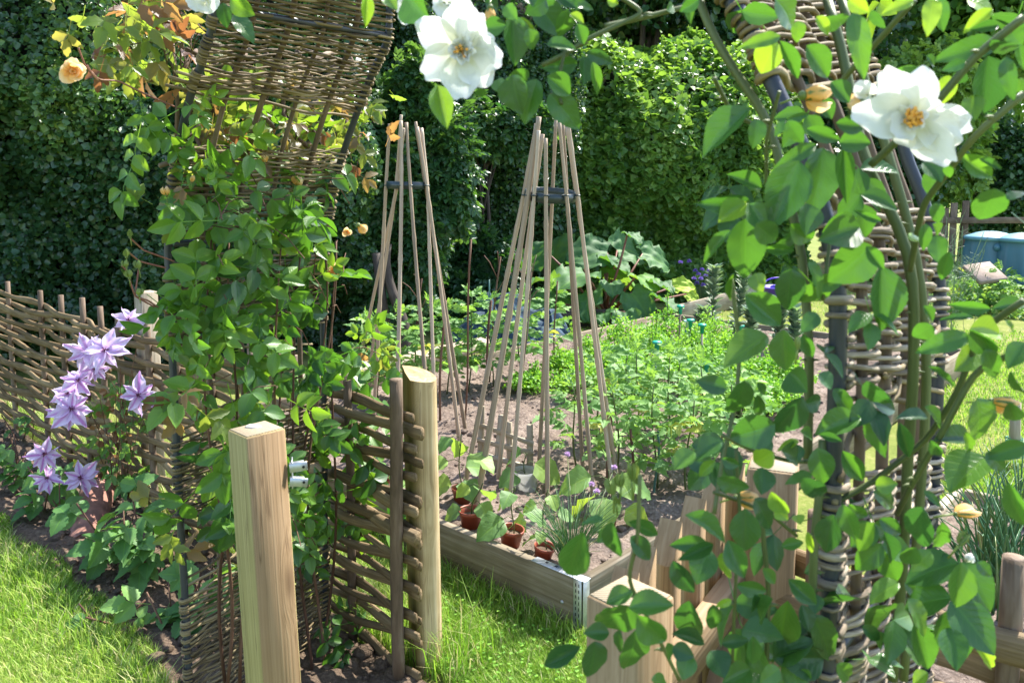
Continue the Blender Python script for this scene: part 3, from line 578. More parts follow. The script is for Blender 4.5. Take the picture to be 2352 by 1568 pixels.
# ------------------------------------------------------------------ gate posts
def square_post(name, c, ang, h, half, mat, label, lean=(0, 0), bev=.004):
    t = thing(name, (c[0], c[1], 0), label, 'post'); z = unit([lean[0], lean[1], 1.0]); x = np.array([math.cos(ang), math.sin(ang), 0]); x = unit(x - z * np.dot(x, z)); y = np.cross(z, x)
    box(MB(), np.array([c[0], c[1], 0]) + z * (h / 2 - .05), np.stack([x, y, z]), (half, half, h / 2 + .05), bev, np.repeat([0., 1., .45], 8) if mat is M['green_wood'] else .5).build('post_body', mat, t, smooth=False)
    box(MB(), np.array([c[0], c[1], 0]) + z * (h + .0008), np.stack([x, y, z]), (half - bev - .001, half - bev - .001, .001), .0004).build('end_grain', M['end_grain'], t, smooth=False)
    return t, x, y, z
PA = PD(613, 992, 1.87)
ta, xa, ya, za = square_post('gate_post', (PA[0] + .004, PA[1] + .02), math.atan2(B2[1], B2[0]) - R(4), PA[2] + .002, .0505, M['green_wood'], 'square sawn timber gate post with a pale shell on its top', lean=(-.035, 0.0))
# galvanised catch on its right face
top = np.array(world_loc(ta)) + za * 1.0
pc = PD(672, 1092, 1.87); gx = unit(np.array([1, .25, 0])); gz = np.array([0, 0, 1.0]); gy = np.cross(gz, gx)
gc = MB(); box(gc, pc + np.array([-.006, 0.02, 0]), np.stack([gx, gy, gz]), (.0015, .018, .034), .0008)
for zz, tl in (((.020), .10), (-.018, -.12)):
    gx2 = unit(gx + gz * tl); box(gc, pc + gx * .014 + gz * zz, np.stack([gx2, gy, np.cross(gx2, gy)]), (.021, .0012, .0105), .0006); box(gc, pc + gx * .010 + gy * .006 + gz * (zz + .0105), np.stack([gx2, gy, np.cross(gx2, gy)]), (.017, .006, .0012), .0005)
co = gc.build('gate_catch', M['galv'], ta, smooth=False)
for zz in (.020, -.018):
    hb = MB(); lathe(hb, pc + gx * .026 + gz * zz - gy * .0, [(0, .0032), (.0032, .0031), (.0034, 0)], 10, axis=-gy if np.dot(gy, [0, 1, 0]) > 0 else gy)
    hb.build('bolt_hole', M['hole'], co)
sh = np.array(world_loc(ta)) + za * (PA[2] - .002) + np.array([-.012, .012, .006]); o = thing('shell', sh, 'small pale oyster shell lying on the square gate post', 'shell')
sb = MB(); blob(sb, sh, .022, (1, .62, .3), .25, .5, 1.2); sb.build('shell_body', M['shell'], o)
# half-round post with a sloping cut top at the end of the hurdles
def half_round():
    c = PD(962, 870, 2.56); c = np.array([c[0], c[1], 0.]); t = thing('gate_post', c, 'half round gate post with sloping cut top beside the hurdle end', 'post')
    flat = unit(np.array([-.93, -.36, 0])); side = np.array([-flat[1], flat[0], 0]) * 1.0
    th = np.linspace(-math.pi / 2, math.pi / 2, 15); prof = [(.058 * math.sin(a), -.068 * math.cos(a) * 1.0) for a in th]
    pts2 = [(.056, .012)] + [] ; ring = [(-.054, .030), (.0, .032), (.054, .030)] + [(.058 * math.cos(a), -.070 * math.sin(a)) for a in np.linspace(0.0, math.pi, 15)]
    ring = np.array(ring); k = len(ring); zs = np.concatenate([np.linspace(-.1, .93, 22), [1.0]]); V = []; uv = []
    for i, z in enumerate(zs):
        lean = np.array([-.012 * z, 0, 0])
        for (a, b) in ring:
            w = 1 + .03 * fbm(np.array([[a * 20, b * 20, z * 2.2]]), 2)[0]
            p = c + lean + side * a * w + flat * b * w
            zt = z if i < len(zs) - 1 else .990 + .010 * (b / .05) - .012 * (a / .05)
            V.append([p[0], p[1], zt]); uv.append([a, b, z])
    q = [(i * k + j, i * k + (j + 1) % k, (i + 1) * k + (j + 1) % k, (i + 1) * k + j) for i in range(len(zs) - 1) for j in range(k)]
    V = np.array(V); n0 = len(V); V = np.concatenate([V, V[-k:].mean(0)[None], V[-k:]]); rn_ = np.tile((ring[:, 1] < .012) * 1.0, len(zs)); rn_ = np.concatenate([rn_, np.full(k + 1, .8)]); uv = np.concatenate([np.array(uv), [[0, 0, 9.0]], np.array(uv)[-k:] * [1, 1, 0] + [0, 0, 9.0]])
    tr = [(n0, n0 + 1 + j, n0 + 1 + (j + 1) % k) for j in range(k)]
    MB().add(V, q, tr, rn_, uv).build('post_body', M['half_post'], t, smooth=False)
half_round()
# two posts of the right side
PB = PD(1450, 1375, 1.15)
square_post('gate_post', (PB[0], PB[1] + .01), math.atan2(B2[1], B2[0]) - R(4), PB[2], .048, M['new_wood'], 'square sawn gate post nearest the viewer among the rose leaves')
PF = PD(1777, 1065, 1.66)
square_post('gate_post', (PF[0], PF[1]), math.atan2(B2[1], B2[0]) + R(20), PF[2], .05, M['new_wood'], 'square sawn post at the far end of the open picket gate')

# ------------------------------------------------------------------ open picket gate between those two posts
G0, G1 = np.array([.205, 1.30]), np.array([.50, 1.76]); gd = unit(G1 - G0); gd3 = np.array([gd[0], gd[1], 0]); gn3 = np.array([-gd[1], gd[0], 0])
gt = thing('picket_gate', ((G0 + G1) / 2)[0:1].tolist() + [float((G0 + G1)[1] / 2), .0], 'open picket gate of new sawn boards with slanted tops', 'gate')
def prism(mb, c, h, w, t, cut, rnd):
    """board standing at c: width w along the gate, thickness t, top sloping by cut"""
    L = [(-w / 2, -t / 2), (w / 2, -t / 2), (w / 2, t / 2), (-w / 2, t / 2)]
    V = [c + gd3 * a + gn3 * b + np.array([0, 0, .08]) for a, b in L] + [c + gd3 * a + gn3 * b + np.array([0, 0, h + cut * (a / w)]) for a, b in L]
    uv = [(a, b, .08 + rnd * 5) for a, b in L] + [(a, b, h + rnd * 5) for a, b in L]
    q = [(0, 1, 5, 4), (1, 2, 6, 5), (2, 3, 7, 6), (3, 0, 4, 7), (3, 2, 1, 0)]
    mb.add(V, q, None, rnd, uv); mb.add(V[4:], [(0, 1, 2, 3)], None, rnd, [(a * .3, b, 7 + rnd) for a, b in L])
for i, (d, X, Y) in enumerate(((1.235, 1425, 1360), (1.33, 1468, 1300), (1.44, 1530, 1238), (1.54, 1588, 1184), (1.64, 1635, 1139), (1.735, 1681, 1096))):
    p = PD(X, Y, d); mb = MB(); prism(mb, np.array([p[0], p[1], 0]), p[2] - .005, .048, .044, .07, random.random()); mb.build('picket', M['new_wood'], gt, smooth=False)
for z in (.30, .74):
    c = np.array([*((G0 + G1) / 2), z]) - gn3 * .045; box(MB(), c, np.stack([gn3, cz['z'], gd3]), (.02, .04, np.linalg.norm(G1 - G0) / 2 + .04), .003).build('rail', M['new_wood'], gt, smooth=False)
p0 = np.array([*G0, .30]) - gn3 * .047; p1 = np.array([*G1, .74]) - gn3 * .047; dd = unit(p1 - p0); box(MB(), (p0 + p1) / 2, np.stack([gn3, unit(np.cross(dd, gn3)), dd]), (.018, .04, np.linalg.norm(p1 - p0) / 2 - .06), .003).build('diagonal_brace', M['new_wood'], gt, smooth=False)

# ------------------------------------------------------------------ right wattle fence
RF0 = np.array([PF[0] + .03, PF[1] - .02]); RD = np.array([.742, -.67]); RN = np.array([-.67, -.742])
def rf(s, z=0., n=0.): p = RF0 + RD * s + RN * n; return np.array([p[0], p[1], z])
t = thing('wattle_fence', rf(.6), 'low fence of split rails and round stakes at lower right', 'fence')
wv = MB()
for z, r, sg in ((.12, .03, 1), (.22, .032, -1), (.33, .03, 1), (.43, .036, -1), (.54, .030, 1), (.635, .038, -1), (.715, .034, 1), (.795, .033, -1)):
    ss = np.linspace(-.10, 1.5, 34); pts = np.array([rf(a, z + .008 * math.sin(a * 5 + z * 20), .03 * sg * math.cos(math.pi * a / .36)) for a in ss])
    tube(wv, pts, r * (1 + .08 * fbm(np.stack([ss * 6, ss * 0 + z * 9, ss * 0], -1), 2)), 10, rng.random(), True, .55, ref=(0, 0, 1))
wv.build('split_rails', M['hazel'], t)
for s_, h in ((.06, .93), (.41, .945), (.78, .93), (1.15, .95)):
    tube(MB(), [rf(s_, z, .004 * math.sin(9 * z)) for z in np.linspace(-.02, h, 8)], .019, 12, rng.random()).build('stake', M['hazel_bark'], t)

# ------------------------------------------------------------------ willow arch
LF, RFt, LR, RR = np.array([-.88, 2.16]), np.array([.379, .944]), np.array([-.63, 2.69]), np.array([.724, 1.36])
def arch_curve(P0, P1, left, right, apex):
    d = P1 - P0; W = np.linalg.norm(d); d = d / W; nrm = np.array([-d[1], d[0], 0])
    def wz(X, Y):
        p = PP(X, Y, [P0[0], P0[1], 0], nrm); return (float((p[:2] - P0) @ d), float(p[2]))
    ctl = [wz(*a) for a in left]; ctl = [(ctl[0][0], -.05)] + ctl
    rc = [wz(*a) for a in right]; ctl = ctl + [(W * a, z) for a, z in apex] + rc + [(rc[-1][0], -.05)]
    ctl = np.array(ctl); out = []
    for i in range(len(ctl) - 1):
        a, b, c, e = ctl[max(i - 1, 0)], ctl[i], ctl[i + 1], ctl[min(i + 2, len(ctl) - 1)]
        for tt in np.linspace(0, 1, 14, endpoint=False):
            out.append(.5 * ((2 * b) + (-a + c) * tt + (2 * a - 5 * b + 4 * c - e) * tt ** 2 + (-a + 3 * b - 3 * c + e) * tt ** 3))
    out = np.array(out + [ctl[-1]]); P = np.stack([P0[0] + d[0] * out[:, 0], P0[1] + d[1] * out[:, 0], out[:, 1]], -1)
    L = np.concatenate([[0], np.cumsum(np.linalg.norm(np.diff(P, axis=0), axis=1))]); s_ = np.linspace(0, L[-1], 320)
    return np.stack([np.interp(s_, L, P[:, k]) for k in range(3)], -1)
CF = arch_curve(LF, RFt, [(432, 1500), (412, 1150), (398, 860), (389, 650), (386, 560), (396, 430), (428, 255), (478, 100)], [(1692, 20), (1760, 160), (1852, 370), (1908, 560), (1925, 750), (1912, 1130), (1900, 1500)], [(.2, 2.20), (.38, 2.38), (.6, 2.36), (.8, 2.12)])
CR = arch_curve(LR, RR, [(748, 1400), (745, 1000), (743, 650), (765, 440), (792, 340), (850, 180), (890, 90)], [(2020, 190), (2085, 369), (2126, 480), (2158, 660), (2153, 893), (2140, 1200)], [(.22, 2.20), (.40, 2.38), (.62, 2.36), (.82, 2.10)])
def asurf(i, v):                              # i: fractional index along the curve
    i = np.clip(i, 0, 318.999); k = int(i); f = i - k
    a = CF[k] * (1 - f) + CF[k + 1] * f; b = CR[k] * (1 - f) + CR[k + 1] * f
    return a * (1 - v) + b * v
def anorm(i, v):
    a = asurf(min(i + 1.5, 318), v) - asurf(max(i - 1.5, 0), v); b = CR[int(np.clip(i, 0, 319))] - CF[int(np.clip(i, 0, 319))]
    return unit(np.cross(a, b))
def idx_left(z): k = int(np.argmax(CF[:, 2] > z)); return k
def idx_right(z): k = 319 - int(np.argmax(CF[::-1, 2] > z)); return k
arch = thing('willow_arch', [*((LF + RFt + LR + RR) / 4), 0], 'tall woven willow arch on dark pipe hoops over the gateway', 'garden arch')
tube(MB(), CF, .0105, 14, .5).build('hoop', M['pole'], arch); tube(MB(), CR, .0105, 14, .5).build('hoop', M['pole'], arch)
for k in (idx_left(1.435), idx_left(2.02), idx_right(1.95), idx_right(1.0)):
    tube(MB(), [asurf(k, v) for v in np.linspace(0, 1, 6)], .0085, 10, .5).build('crossbar', M['pole'], arch)
VST = (.2, .4, .6, .8)
for v in VST:
    ii = np.linspace(0, 319, 120); pts = np.array([asurf(i, v + .02 * math.sin(i * .05 + v * 30)) for i in ii])
    tube(MB(), pts, .0075 + .001 * math.sin(v * 50), 8, rng.random()).build('upright', M['hazel_bark'], arch)
def weave(i0, i1, mat, step=.0095, r0=.0047, wr=.75, slant=0.0):
    mb = MB(); seg = np.linalg.norm(CF[1] - CF[0]); n_ = int(abs(i1 - i0) * seg / step)
    for j in range(n_):
        i = i0 + (i1 - i0) * (j + .5) / n_; vv = np.linspace(0, 1, 21); ph = vv * 5; sg = 1 - 2 * (j % 2)
        off = .0125 * sg * np.cos(math.pi * ph); e0, e1 = sg, -sg
        vv = np.concatenate([[.0, -.022, -.027, -.022], vv, [1.022, 1.027, 1.022, 1.0]]); off = np.concatenate([[-.0145 * e0, -.008 * e0, 0, .008 * e0], off, [.008 * e1, 0, -.008 * e1, -.0145 * e1]])
        if rng.random() > wr: vv = vv[4:-4]; off = off[4:-4]
        wob = .32 * fbm(np.stack([vv * 3, vv * 0 + j * 1.7, vv * 0], -1), 2)
        sl = rng.normal(0, .3)
        pts = np.array([asurf(i + w_ + sl * (v - .5) + slant * v, v) + anorm(i, v) * o_ for v, o_, w_ in zip(vv, off, wob)])
        tube(mb, pts, rng.uniform(.7, 1.3) * r0 * np.linspace(*rng.permutation([1.15, .8]), len(pts)), 6, rng.random(), True)
    return mb.build('woven_band', mat, arch)
iL = idx_left; iR = idx_right
bands = [(1, iL(.40), 'willow'), (iL(.63), iL(.85), 'willow'), (iL(1.11), iL(1.36), 'willow'), (iL(1.44), iL(1.70), 'willow'), (iL(1.84), iR(1.72), 'willow'), (iR(1.60), iR(1.35), 'grey_willow'), (iR(1.23), iR(1.09), 'grey_willow'), (iR(1.07), iR(.70), 'grey_willow'), (iR(.5), iR(.1), 'grey_willow')]
for a, b, m_ in bands: weave(a, b, M[m_], .0084 if m_ == 'willow' else .0078, .0040 if m_ == 'willow' else .0041, .8 if m_ == 'willow' else .35, 0 if m_ == 'willow' else 4.5)
# a few loose slanting rods
for (i0, i1, v0, v1) in ((iR(1.36), iR(1.29), 0, 1), (iR(1.33), iR(1.22), .3, 1.02), (iR(1.25), iR(1.36), -.02, .95), (iL(1.84), iL(1.80), -.12, 1.02), (iL(1.85), iL(1.82), -.1, 1.0), (iL(.42), iL(.52), 0, 1), (iL(.86), iL(.95), 0, .8), (iL(.62), iL(.56), .05, 1), (iL(1.37), iL(1.31), .0, 1.0), (iL(1.1), iL(1.03), .0, .9)):
    for q_ in range(2):
        lr_ = MB(); tube(lr_, [asurf(i0 + (i1 - i0) * f + q_ * 1.6, v0 + (v1 - v0) * f) + anorm(i0, .5) * .012 * math.cos(f * 14 + q_) for f in np.linspace(0, 1, 14)], .0042, 6, rng.random()); lr_.build('loose_rod', M['willow'], arch)
# ------------------------------------------------------------------ canes and pots
def cane(mb, p0, p1, r, rnd):
    p0 = np.asarray(p0, float); p1 = np.asarray(p1, float); L = np.linalg.norm(p1 - p0); k = 60; f = np.linspace(0, 1, k)
    nod = .14 + rng.uniform(0, .1); gap = rng.uniform(.19, .26)
    bow = rng.normal(0, .006, 3); P = p0 + (p1 - p0) * f[:, None] + np.sin(math.pi * f)[:, None] * bow + .002 * fbm(np.stack([f * 9, f * 0 + rnd * 40, f * 0], -1), 2)[:, None]
    ph = ((f * L - nod) / gap) % 1.0; d = np.minimum(ph, 1 - ph) * gap
    rr = r * (1.06 - .22 * f) * (1 + .22 * np.exp(-(d / .009) ** 2)); tube(mb, P, rr, 8, rnd); return mb
def wigwam(canes, ring_c, ring_r, tilt, label):
    base = np.mean([c[0] for c in canes], axis=0); t = thing('cane_wigwam', base, label, 'plant support', 'bamboo cane wigwams')
    rc = np.asarray(ring_c, float); n_ = unit([tilt[0], tilt[1], 1])
    rg = lathe(MB(), rc, [(ring_r - .006, -.021), (ring_r, -.021), (ring_r + .002, 0), (ring_r, .021), (ring_r - .006, .021), (ring_r - .007, 0), (ring_r - .006, -.021)], 40, axis=n_).build('ring', M['ring'], t)
    for i, (b, tp, r) in enumerate(canes):
        b = np.asarray(b); tp = np.asarray(tp)
        # keep the cane against the ring: bend the upper end so the cane passes beside it
        z = rc[2]; f = (z - b[2]) / (tp[2] - b[2]); q = b + (tp - b) * f; rad = q[:2] - rc[:2]; want = rc[:2] + unit(rad) * (ring_r + .012); top = tp.copy()
        sh = want - q[:2]; mid = np.array([want[0], want[1], z])
        mb = MB(); k = 50; ff = np.linspace(0, 1, k); L = np.linalg.norm(tp - b)
        P = np.where((ff < f)[:, None], b + (mid - b) * (ff / f)[:, None], mid + (tp + np.array([*sh, 0]) * .9 - mid) * ((ff - f) / (1 - f))[:, None])
        P = P + np.sin(math.pi * ff)[:, None] * rng.normal(0, .004, 3)
        nod = rng.uniform(.05, .2); gap = rng.uniform(.19, .26); ph = ((ff * L - nod) / gap) % 1.0; d = np.minimum(ph, 1 - ph) * gap
        tube(mb, P, r * (1.08 - .22 * ff) * (1 + .25 * np.exp(-(d / .014) ** 2)), 8, rng.random()).build('cane', M['bamboo'], t)
        c = mid - np.array([*unit(rad), 0]) * .004; mbk = MB(); tube(mbk, [c + unit(np.array([-rad[1], rad[0], 0])) * .012 * math.cos(a) + np.array([*unit(rad), 0]) * .014 * math.sin(a) for a in np.linspace(-.5, math.pi + .5, 9)], .0035, 6, .5); mbk.build('clip', M['ring'], rg)
    return t
def top_at(X, Y, d): return PD(X, Y, d)
zs = .15
rw = [((1090, 1186), (1229, 268, 3.62), .0135), ((1062, 1142), (1222, 285, 3.75), .0115), ((1141, 1122), (1249, 308, 3.78), .0105), ((1168, 1190), (1236, 300, 3.60), .0095), ((1258, 1204), (1253, 318, 3.58), .0105), ((1236, 1112), (1277, 276, 3.80), .0095),
      ((1366, 1182), (1281, 282, 3.60), .0095), ((1342, 1130), (1292, 284, 3.78), .0095), ((1412, 1165), (1298, 285, 3.66), .0105), ((1424, 1150), (1304, 290, 3.74), .0105)]
RC = np.array([*(PD(1264, 447, 3.69)[:2]), 1.555])
wigwam([(PZ(*b, zs - .05), top_at(*t_), r) for b, t_, r in rw], RC, .118, (.06, -.13), 'right wigwam of bamboo canes standing among red pots in the raised bed')
lw = [((806, 925), (889, 300, 4.78), .0105), ((832, 950), (894, 268, 4.70), .0105), ((857, 985), (898, 285, 4.55), .0105), ((908, 1075), (912, 275, 4.42), .0115), ((996, 1085), (937, 280, 4.45), .0105), ((1002, 1040), (941, 295, 4.6), .010), ((1058, 1035), (951, 292, 4.55), .0105), ((1072, 1005), (957, 280, 4.68), .0105)]
LC = np.array([*(PD(936, 420, 4.58)[:2]), 1.60])
wigwam([(PZ(*b, zs - .05), top_at(*t_), r) for b, t_, r in lw], LC, .118, (.02, .0), 'left wigwam of bamboo canes standing behind the half round post')

def pot(px, py, w, label, tilt=(0, 0), z=.15):
    d = PZ(px, py, z)[1]; c = PZ(px, py, z); r = w / FPX * d / 2; h = r * 1.75; ax = unit([tilt[0], tilt[1], 1])
    t = thing('plant_pot', c, label, 'plant pot', 'red brown plastic pots in the raised bed'); r0 = r * .72
    lathe(MB(), c - ax * .012, [(0, 0), (r0, 0), (r * .93, h * .80), (r * 1.0, h * .80), (r * 1.04, h), (r * .98, h), (r * .93, h * .98), (r * .86, h * .7), (r0 * .8, h * .12)], 28, axis=ax).build('pot_body', M['pot'], t)
    lathe(MB(), c - ax * .012, [(0, h * .70), (r * .5, h * .72), (r * .86, h * .70)], 20, axis=ax).build('compost', M['dark_soil'], t)
    return c, ax, h, r
pots = [pot(1083, 1212, 60, 'red brown pot at the foot of the thickest front cane'), pot(1063, 1155, 52, 'red brown pot behind another pot at the left canes', (0, 0)),
        pot(1172, 1252, 58, 'red brown pot leaning under torn seedling leaves', (.10, -.05)), pot(1246, 1284, 50, 'red brown pot nearest the board, leaning with a thin bean', (.16, -.08)),
        pot(1398, 1205, 44, 'red brown pot half hidden behind the chive clump'), pot(878, 1128, 40, 'red brown pot seen through the wattle beside the half round post')]
def bean_seedling(c, ax, h, hs, spread, n_, label, seed, sz=.06, lowleaf=True):
    g_ = np.random.default_rng(seed); t = thing('bean_seedling', c, label, 'seedling', 'bean seedlings at the wigwam'); st = MB(); lf = MB()
    base = c + ax * h * .6; tip = base + np.array([g_.normal(0, .02), g_.normal(0, .02), hs])
    tube(st, [base + (tip - base) * f + np.array([.01 * math.sin(f * 5 + seed), 0, 0]) for f in np.linspace(0, 1, 8)], .0028, 6, .4)
    for k in range(n_):
        f = (k + .6) / n_; p = base + (tip - base) * f; a = k * 2.3 + seed; d = np.array([math.cos(a), math.sin(a) * .7, .15]); L = spread * g_.uniform(.7, 1.1); e = p + d * L
        tube(st, [p, p + d * L * .5 + [0, 0, .012], e], .0018, 5, .6)
        nn = unit(np.array([g_.normal(0, .35), -.5, 1.0])); dr = unit(np.array([d[0], d[1] - .2, g_.uniform(-.6, -.1)])); s_ = sz * g_.uniform(.7, 1.3)
        inst(lf, leaf_t(6, 8, a=.62, b=.7, fold=.12, curl=.3, ser=.03, ruffle=.05), e, dr, nn, s_ * 1.15, s_ * 1.0, g_.random())
    st.build('stem', M['rose_stem'], t); lf.build('foliage', M['courgette'], t); return t
bean_seedling(*pots[0][:3], .16, .05, 4, 'young seedling with a ragged leaf in the pot at the thickest cane', 3, .085)
bean_seedling(*pots[1][:3], .27, .06, 7, 'tall bean seedling with broad pale leaves in the rear left pot', 9, .10)
bean_seedling(*pots[2][:3], .20, .045, 5, 'seedling with a torn leaf hanging over the tilted pot', 14, .10)
bean_seedling(*pots[3][:3], .23, .05, 5, 'thin bean seedling in the pot nearest the board', 21, .06)
bean_seedling(*pots[4][:3], .20, .09, 6, 'broad leaved seedling behind the chive clump', 25, .13)
bean_seedling(*pots[5][:3], .16, .05, 5, 'pale seedling seen through the wattle beside the post', 29, .09)
# courgette in a clear collar
c = PZ(1205, 1118, .15); o = thing('plastic_collar', c, 'cloudy clear plastic bottle collar round a courgette seedling', 'plant collar')
lathe(MB(), c, [(.062, -.02), (.060, .07), (.063, .085), (.061, .085), (.058, .07), (.060, -.02)], 28).build('collar', M['clear'], o)
bean_seedling(c, np.array([0, 0, 1.0]), .02, .16, .06, 4, 'courgette seedling with yellow green leaves in the clear collar', 33, .115)

# small ornamental hurdle in the bed
hp = [PZ(1104, 1075, .15), PZ(1217, 1095, .15)]; o = thing('small_hurdle', (hp[0] + hp[1]) / 2, 'small grey split wood hurdle standing inside the raised bed', 'hurdle'); hd = unit(hp[1] - hp[0]); L = np.linalg.norm(hp[1] - hp[0])
for f, h, ln in ((0, .33, .02), (.33, .30, .10), (.62, .27, -.05), (1, .27, .0)):
    p = hp[0] + (hp[1] - hp[0]) * f; z = unit(np.array([hd[0] * ln, hd[1] * ln, 1.0])); box(MB(), p + z * (h / 2 - .02), np.stack([hd, unit(np.cross(z, hd)), z]), (.016, .010, h / 2 + .02), .004, rng.random(), .0015).build('upright', M['grey_wood'], o, smooth=False)
for z, dn in ((.08, -.03), (.15, -.02), (.23, -.05)):
    a = hp[0] + [0, -.013, z]; b = hp[1] + [0, -.013, z + dn]; d = unit(b - a); box(MB(), (a + b) / 2, np.stack([unit(np.cross(d, [0, 0, 1])), unit(np.cross(np.cross(d, [0, 0, 1]), d)), d]), (.007, .012, L / 2 + .02), .003, rng.random(), .0015).build('bar', M['grey_wood'], o, smooth=False)

# ------------------------------------------------------------------ chives, tomatoes, parsley, beans, sticks
def chives(c, n_, h, w, fl, label, mat, fmat, seed, fr=.013, name='chive_clump'):
    g_ = np.random.default_rng(seed); t = thing(name, c, label, 'plant'); mb = MB()
    for i in range(n_):
        a = g_.uniform(0, 6.28); d = np.array([math.cos(a), math.sin(a), 0]); o_ = d * w * .35 * g_.random(); hh = h * g_.uniform(.5, 1.05); ln = g_.uniform(.1, .75) * hh
        f = np.linspace(0, 1, 7); P = c + o_ + d * ln * (f ** 2)[:, None] + np.array([0, 0, 1.0]) * (hh * (f - .25 * (ln / hh) * f ** 2))[:, None]
        tube(mb, P, .0021 * (1 - .75 * f), 4, g_.random())
    mb.build('leaves', mat, t)
    for (p, base) in fl:
        s_ = MB(); tube(s_, [base, base * .45 + p * .55 + [0, .0, .01], p], .0017, 5, .3); s_.build('flower_stalk', M['rose_stem'], t)
        m2 = MB(); m = 90; dr = rdir(m); dr[:, 2] = np.abs(dr[:, 2]) * 1.2 - .45; inst(m2, T_hexn, np.repeat(p[None], m, 0) + unit(dr) * fr * .25, dr, rdir(m), fr * rng.uniform(.7, 1.05, m), fr * .4); m2.build('flower_head', fmat, t)
    return t
cc = PZ(1310, 1320, .15); chives(cc, 170, .36, .10, [(PD(x, y, d), cc + [.02, .02, 0]) for x, y, d in ((1303, 1043, 3.3), (1411, 1073, 3.2), (1359, 1112, 3.1), (1370, 1128, 3.05))], 'clump of chives with pale mauve flower balls by the bed corner', M['onion'], M['chive'], 3)
def tomato(c, h, label, seed, sp=.16, nl=11, ls=.15, group='tomato plants in the raised bed', yellow=.08):
    g_ = np.random.default_rng(seed); t = thing('tomato_plant', c, label, 'tomato plant', group); st = MB(); lf = MB(); ln = g_.normal(0, .03, 2)
    ax = lambda f: c + np.array([ln[0] * f + .012 * math.sin(5 * f + seed), ln[1] * f, h * f])
    tube(st, [ax(f) for f in np.linspace(0, 1, 8)], np.linspace(.006, .003, 8), 6, .4)
    for k in range(nl):
        f = .22 + .78 * (k + .5) / nl; a = k * 2.4 + seed; d = np.array([math.cos(a), math.sin(a), .35 + .4 * f]); p = ax(f); s_ = ls * g_.uniform(.75, 1.25) * (1 - .45 * f ** 3)
        r_ = .98 if (g_.random() < yellow and f < .6) else g_.uniform(0, .9)
        many(lf, TOM, p[None], unit(d), unit(np.array([-d[0] * .3, -d[1] * .3 - .2, 1.0])), s_ * 1.25, None, r_)
    many(lf, TOM, np.repeat(ax(1.0)[None], 4, 0), unit(g_.normal(size=(4, 3)) * .5 + [0, 0, .9]), g_.normal(size=(4, 3)) + [0, -.6, .3], ls * .55, None, g_.uniform(.4, .9, 4))
    st.build('stem', M['rose_stem'], t); lf.build('foliage', M['tomato'], t); return t
ords = ['first', 'second', 'third', 'fourth', 'fifth', 'sixth', 'seventh', 'eighth', 'ninth', 'tenth', 'eleventh', 'twelfth', 'thirteenth', 'fourteenth']
for i, (x, y, h) in enumerate(((868, 930, .50), (925, 925, .52), (985, 915, .56), (1030, 905, .50), (1075, 900, .60), (1130, 890, .56), (1195, 880, .56), (1262, 862, .58))):
    tomato(PZ(x, y, .15), h * 1.12, f'{ords[i]} tomato plant from the left in the row along the far grey board', 40 + i, nl=20, ls=.21)
for i, (x, y, h) in enumerate(((1325, 1070, .34), (1375, 1010, .40), (1420, 1110, .38), (1460, 1020, .42), (1505, 1120, .40), (1545, 1035, .42), (1575, 1130, .36), (1610, 1060, .42), (1655, 1120, .40), (1690, 1050, .42), (1440, 975, .36), (1560, 980, .36))):
    tomato(PZ(x, y, .15), h * 1.25, f'{ords[i]} tomato plant by its place in the front double row right of the canes', 60 + i, nl=17, ls=.19, yellow=.15, group='tomato plants right of the canes')
def parsley(c, r, h, label, seed, yel=0.0, name='parsley_plant'):
    g_ = np.random.default_rng(seed); t = thing(name, c, label, 'parsley', 'parsley plants along the middle of the bed'); st = MB(); lf = MB(); n_ = 46
    for k in range(n_):
        a = g_.uniform(0, 6.28); rr = r * math.sqrt(g_.random()); hh = h * (1 - .55 * (rr / r) ** 2) * g_.uniform(.55, 1.05); e = c + np.array([rr * math.cos(a), rr * math.sin(a), hh])
        tube(st, [c + (e - c) * [.15, .15, 0], c * .5 + e * .5 + [0, 0, .02], e], .0025, 4, g_.random(), False)
        m = 34; o_ = g_.normal(0, 1, (m, 3)) * [.034, .034, .018]; base = g_.uniform(.2, .8)
        rv = np.clip(base + g_.normal(0, .15, m), 0, 1)
        inst(lf, T_ivy, e + o_, g_.normal(size=(m, 3)) * [1, 1, .7], g_.normal(size=(m, 3)) * .8 + [0, -.2, 1], g_.uniform(.012, .026, m), None, rv)
    for k in range(int(g_.integers(0, 3))):
        e = c + np.array([g_.normal(0, r * .4), g_.normal(0, r * .4), h * g_.uniform(1.15, 1.5)]); tube(st, [c, e], .003, 4, .5, False); m = 50
        inst(lf, T_ivy, c + (e - c) * g_.uniform(.6, 1.02, (m, 1)) + g_.normal(0, .014, (m, 3)), g_.normal(size=(m, 3)), g_.normal(size=(m, 3)) + [0, 0, 1], g_.uniform(.012, .022, m))
    st.build('stems', M['rose_stem'], t); lf.build('foliage', M['parsley'], t)
pl = [(1300, 880, .16, .22), (1345, 915, .2, .25), (1355, 850, .2, .27), (1405, 890, .22, .32), (1440, 835, .22, .36), (1465, 905, .2, .28), (1500, 860, .22, .36), (1530, 820, .22, .40), (1555, 900, .2, .30), (1590, 850, .22, .36), (1620, 805, .22, .34), (1640, 890, .22, .30), (1680, 850, .22, .30), (1720, 900, .22, .28), (1700, 960, .2, .25), (1215, 900, .14, .14), (1760, 950, .2, .24), (1790, 900, .2, .25)]
for i, (x, y, r, h) in enumerate(pl):
    parsley(PZ(x, y, .15), r, h, ('low yellowing curly parsley plant at the foot of the tomatoes' if i == 15 else f'bright green curly parsley mound, {["first","second","third","fourth","fifth","sixth","seventh","eighth","ninth","tenth","eleventh","twelfth","thirteenth","fourteenth","fifteenth","","sixteenth","seventeenth"][i]} from the canes to the arch'), 100 + i)
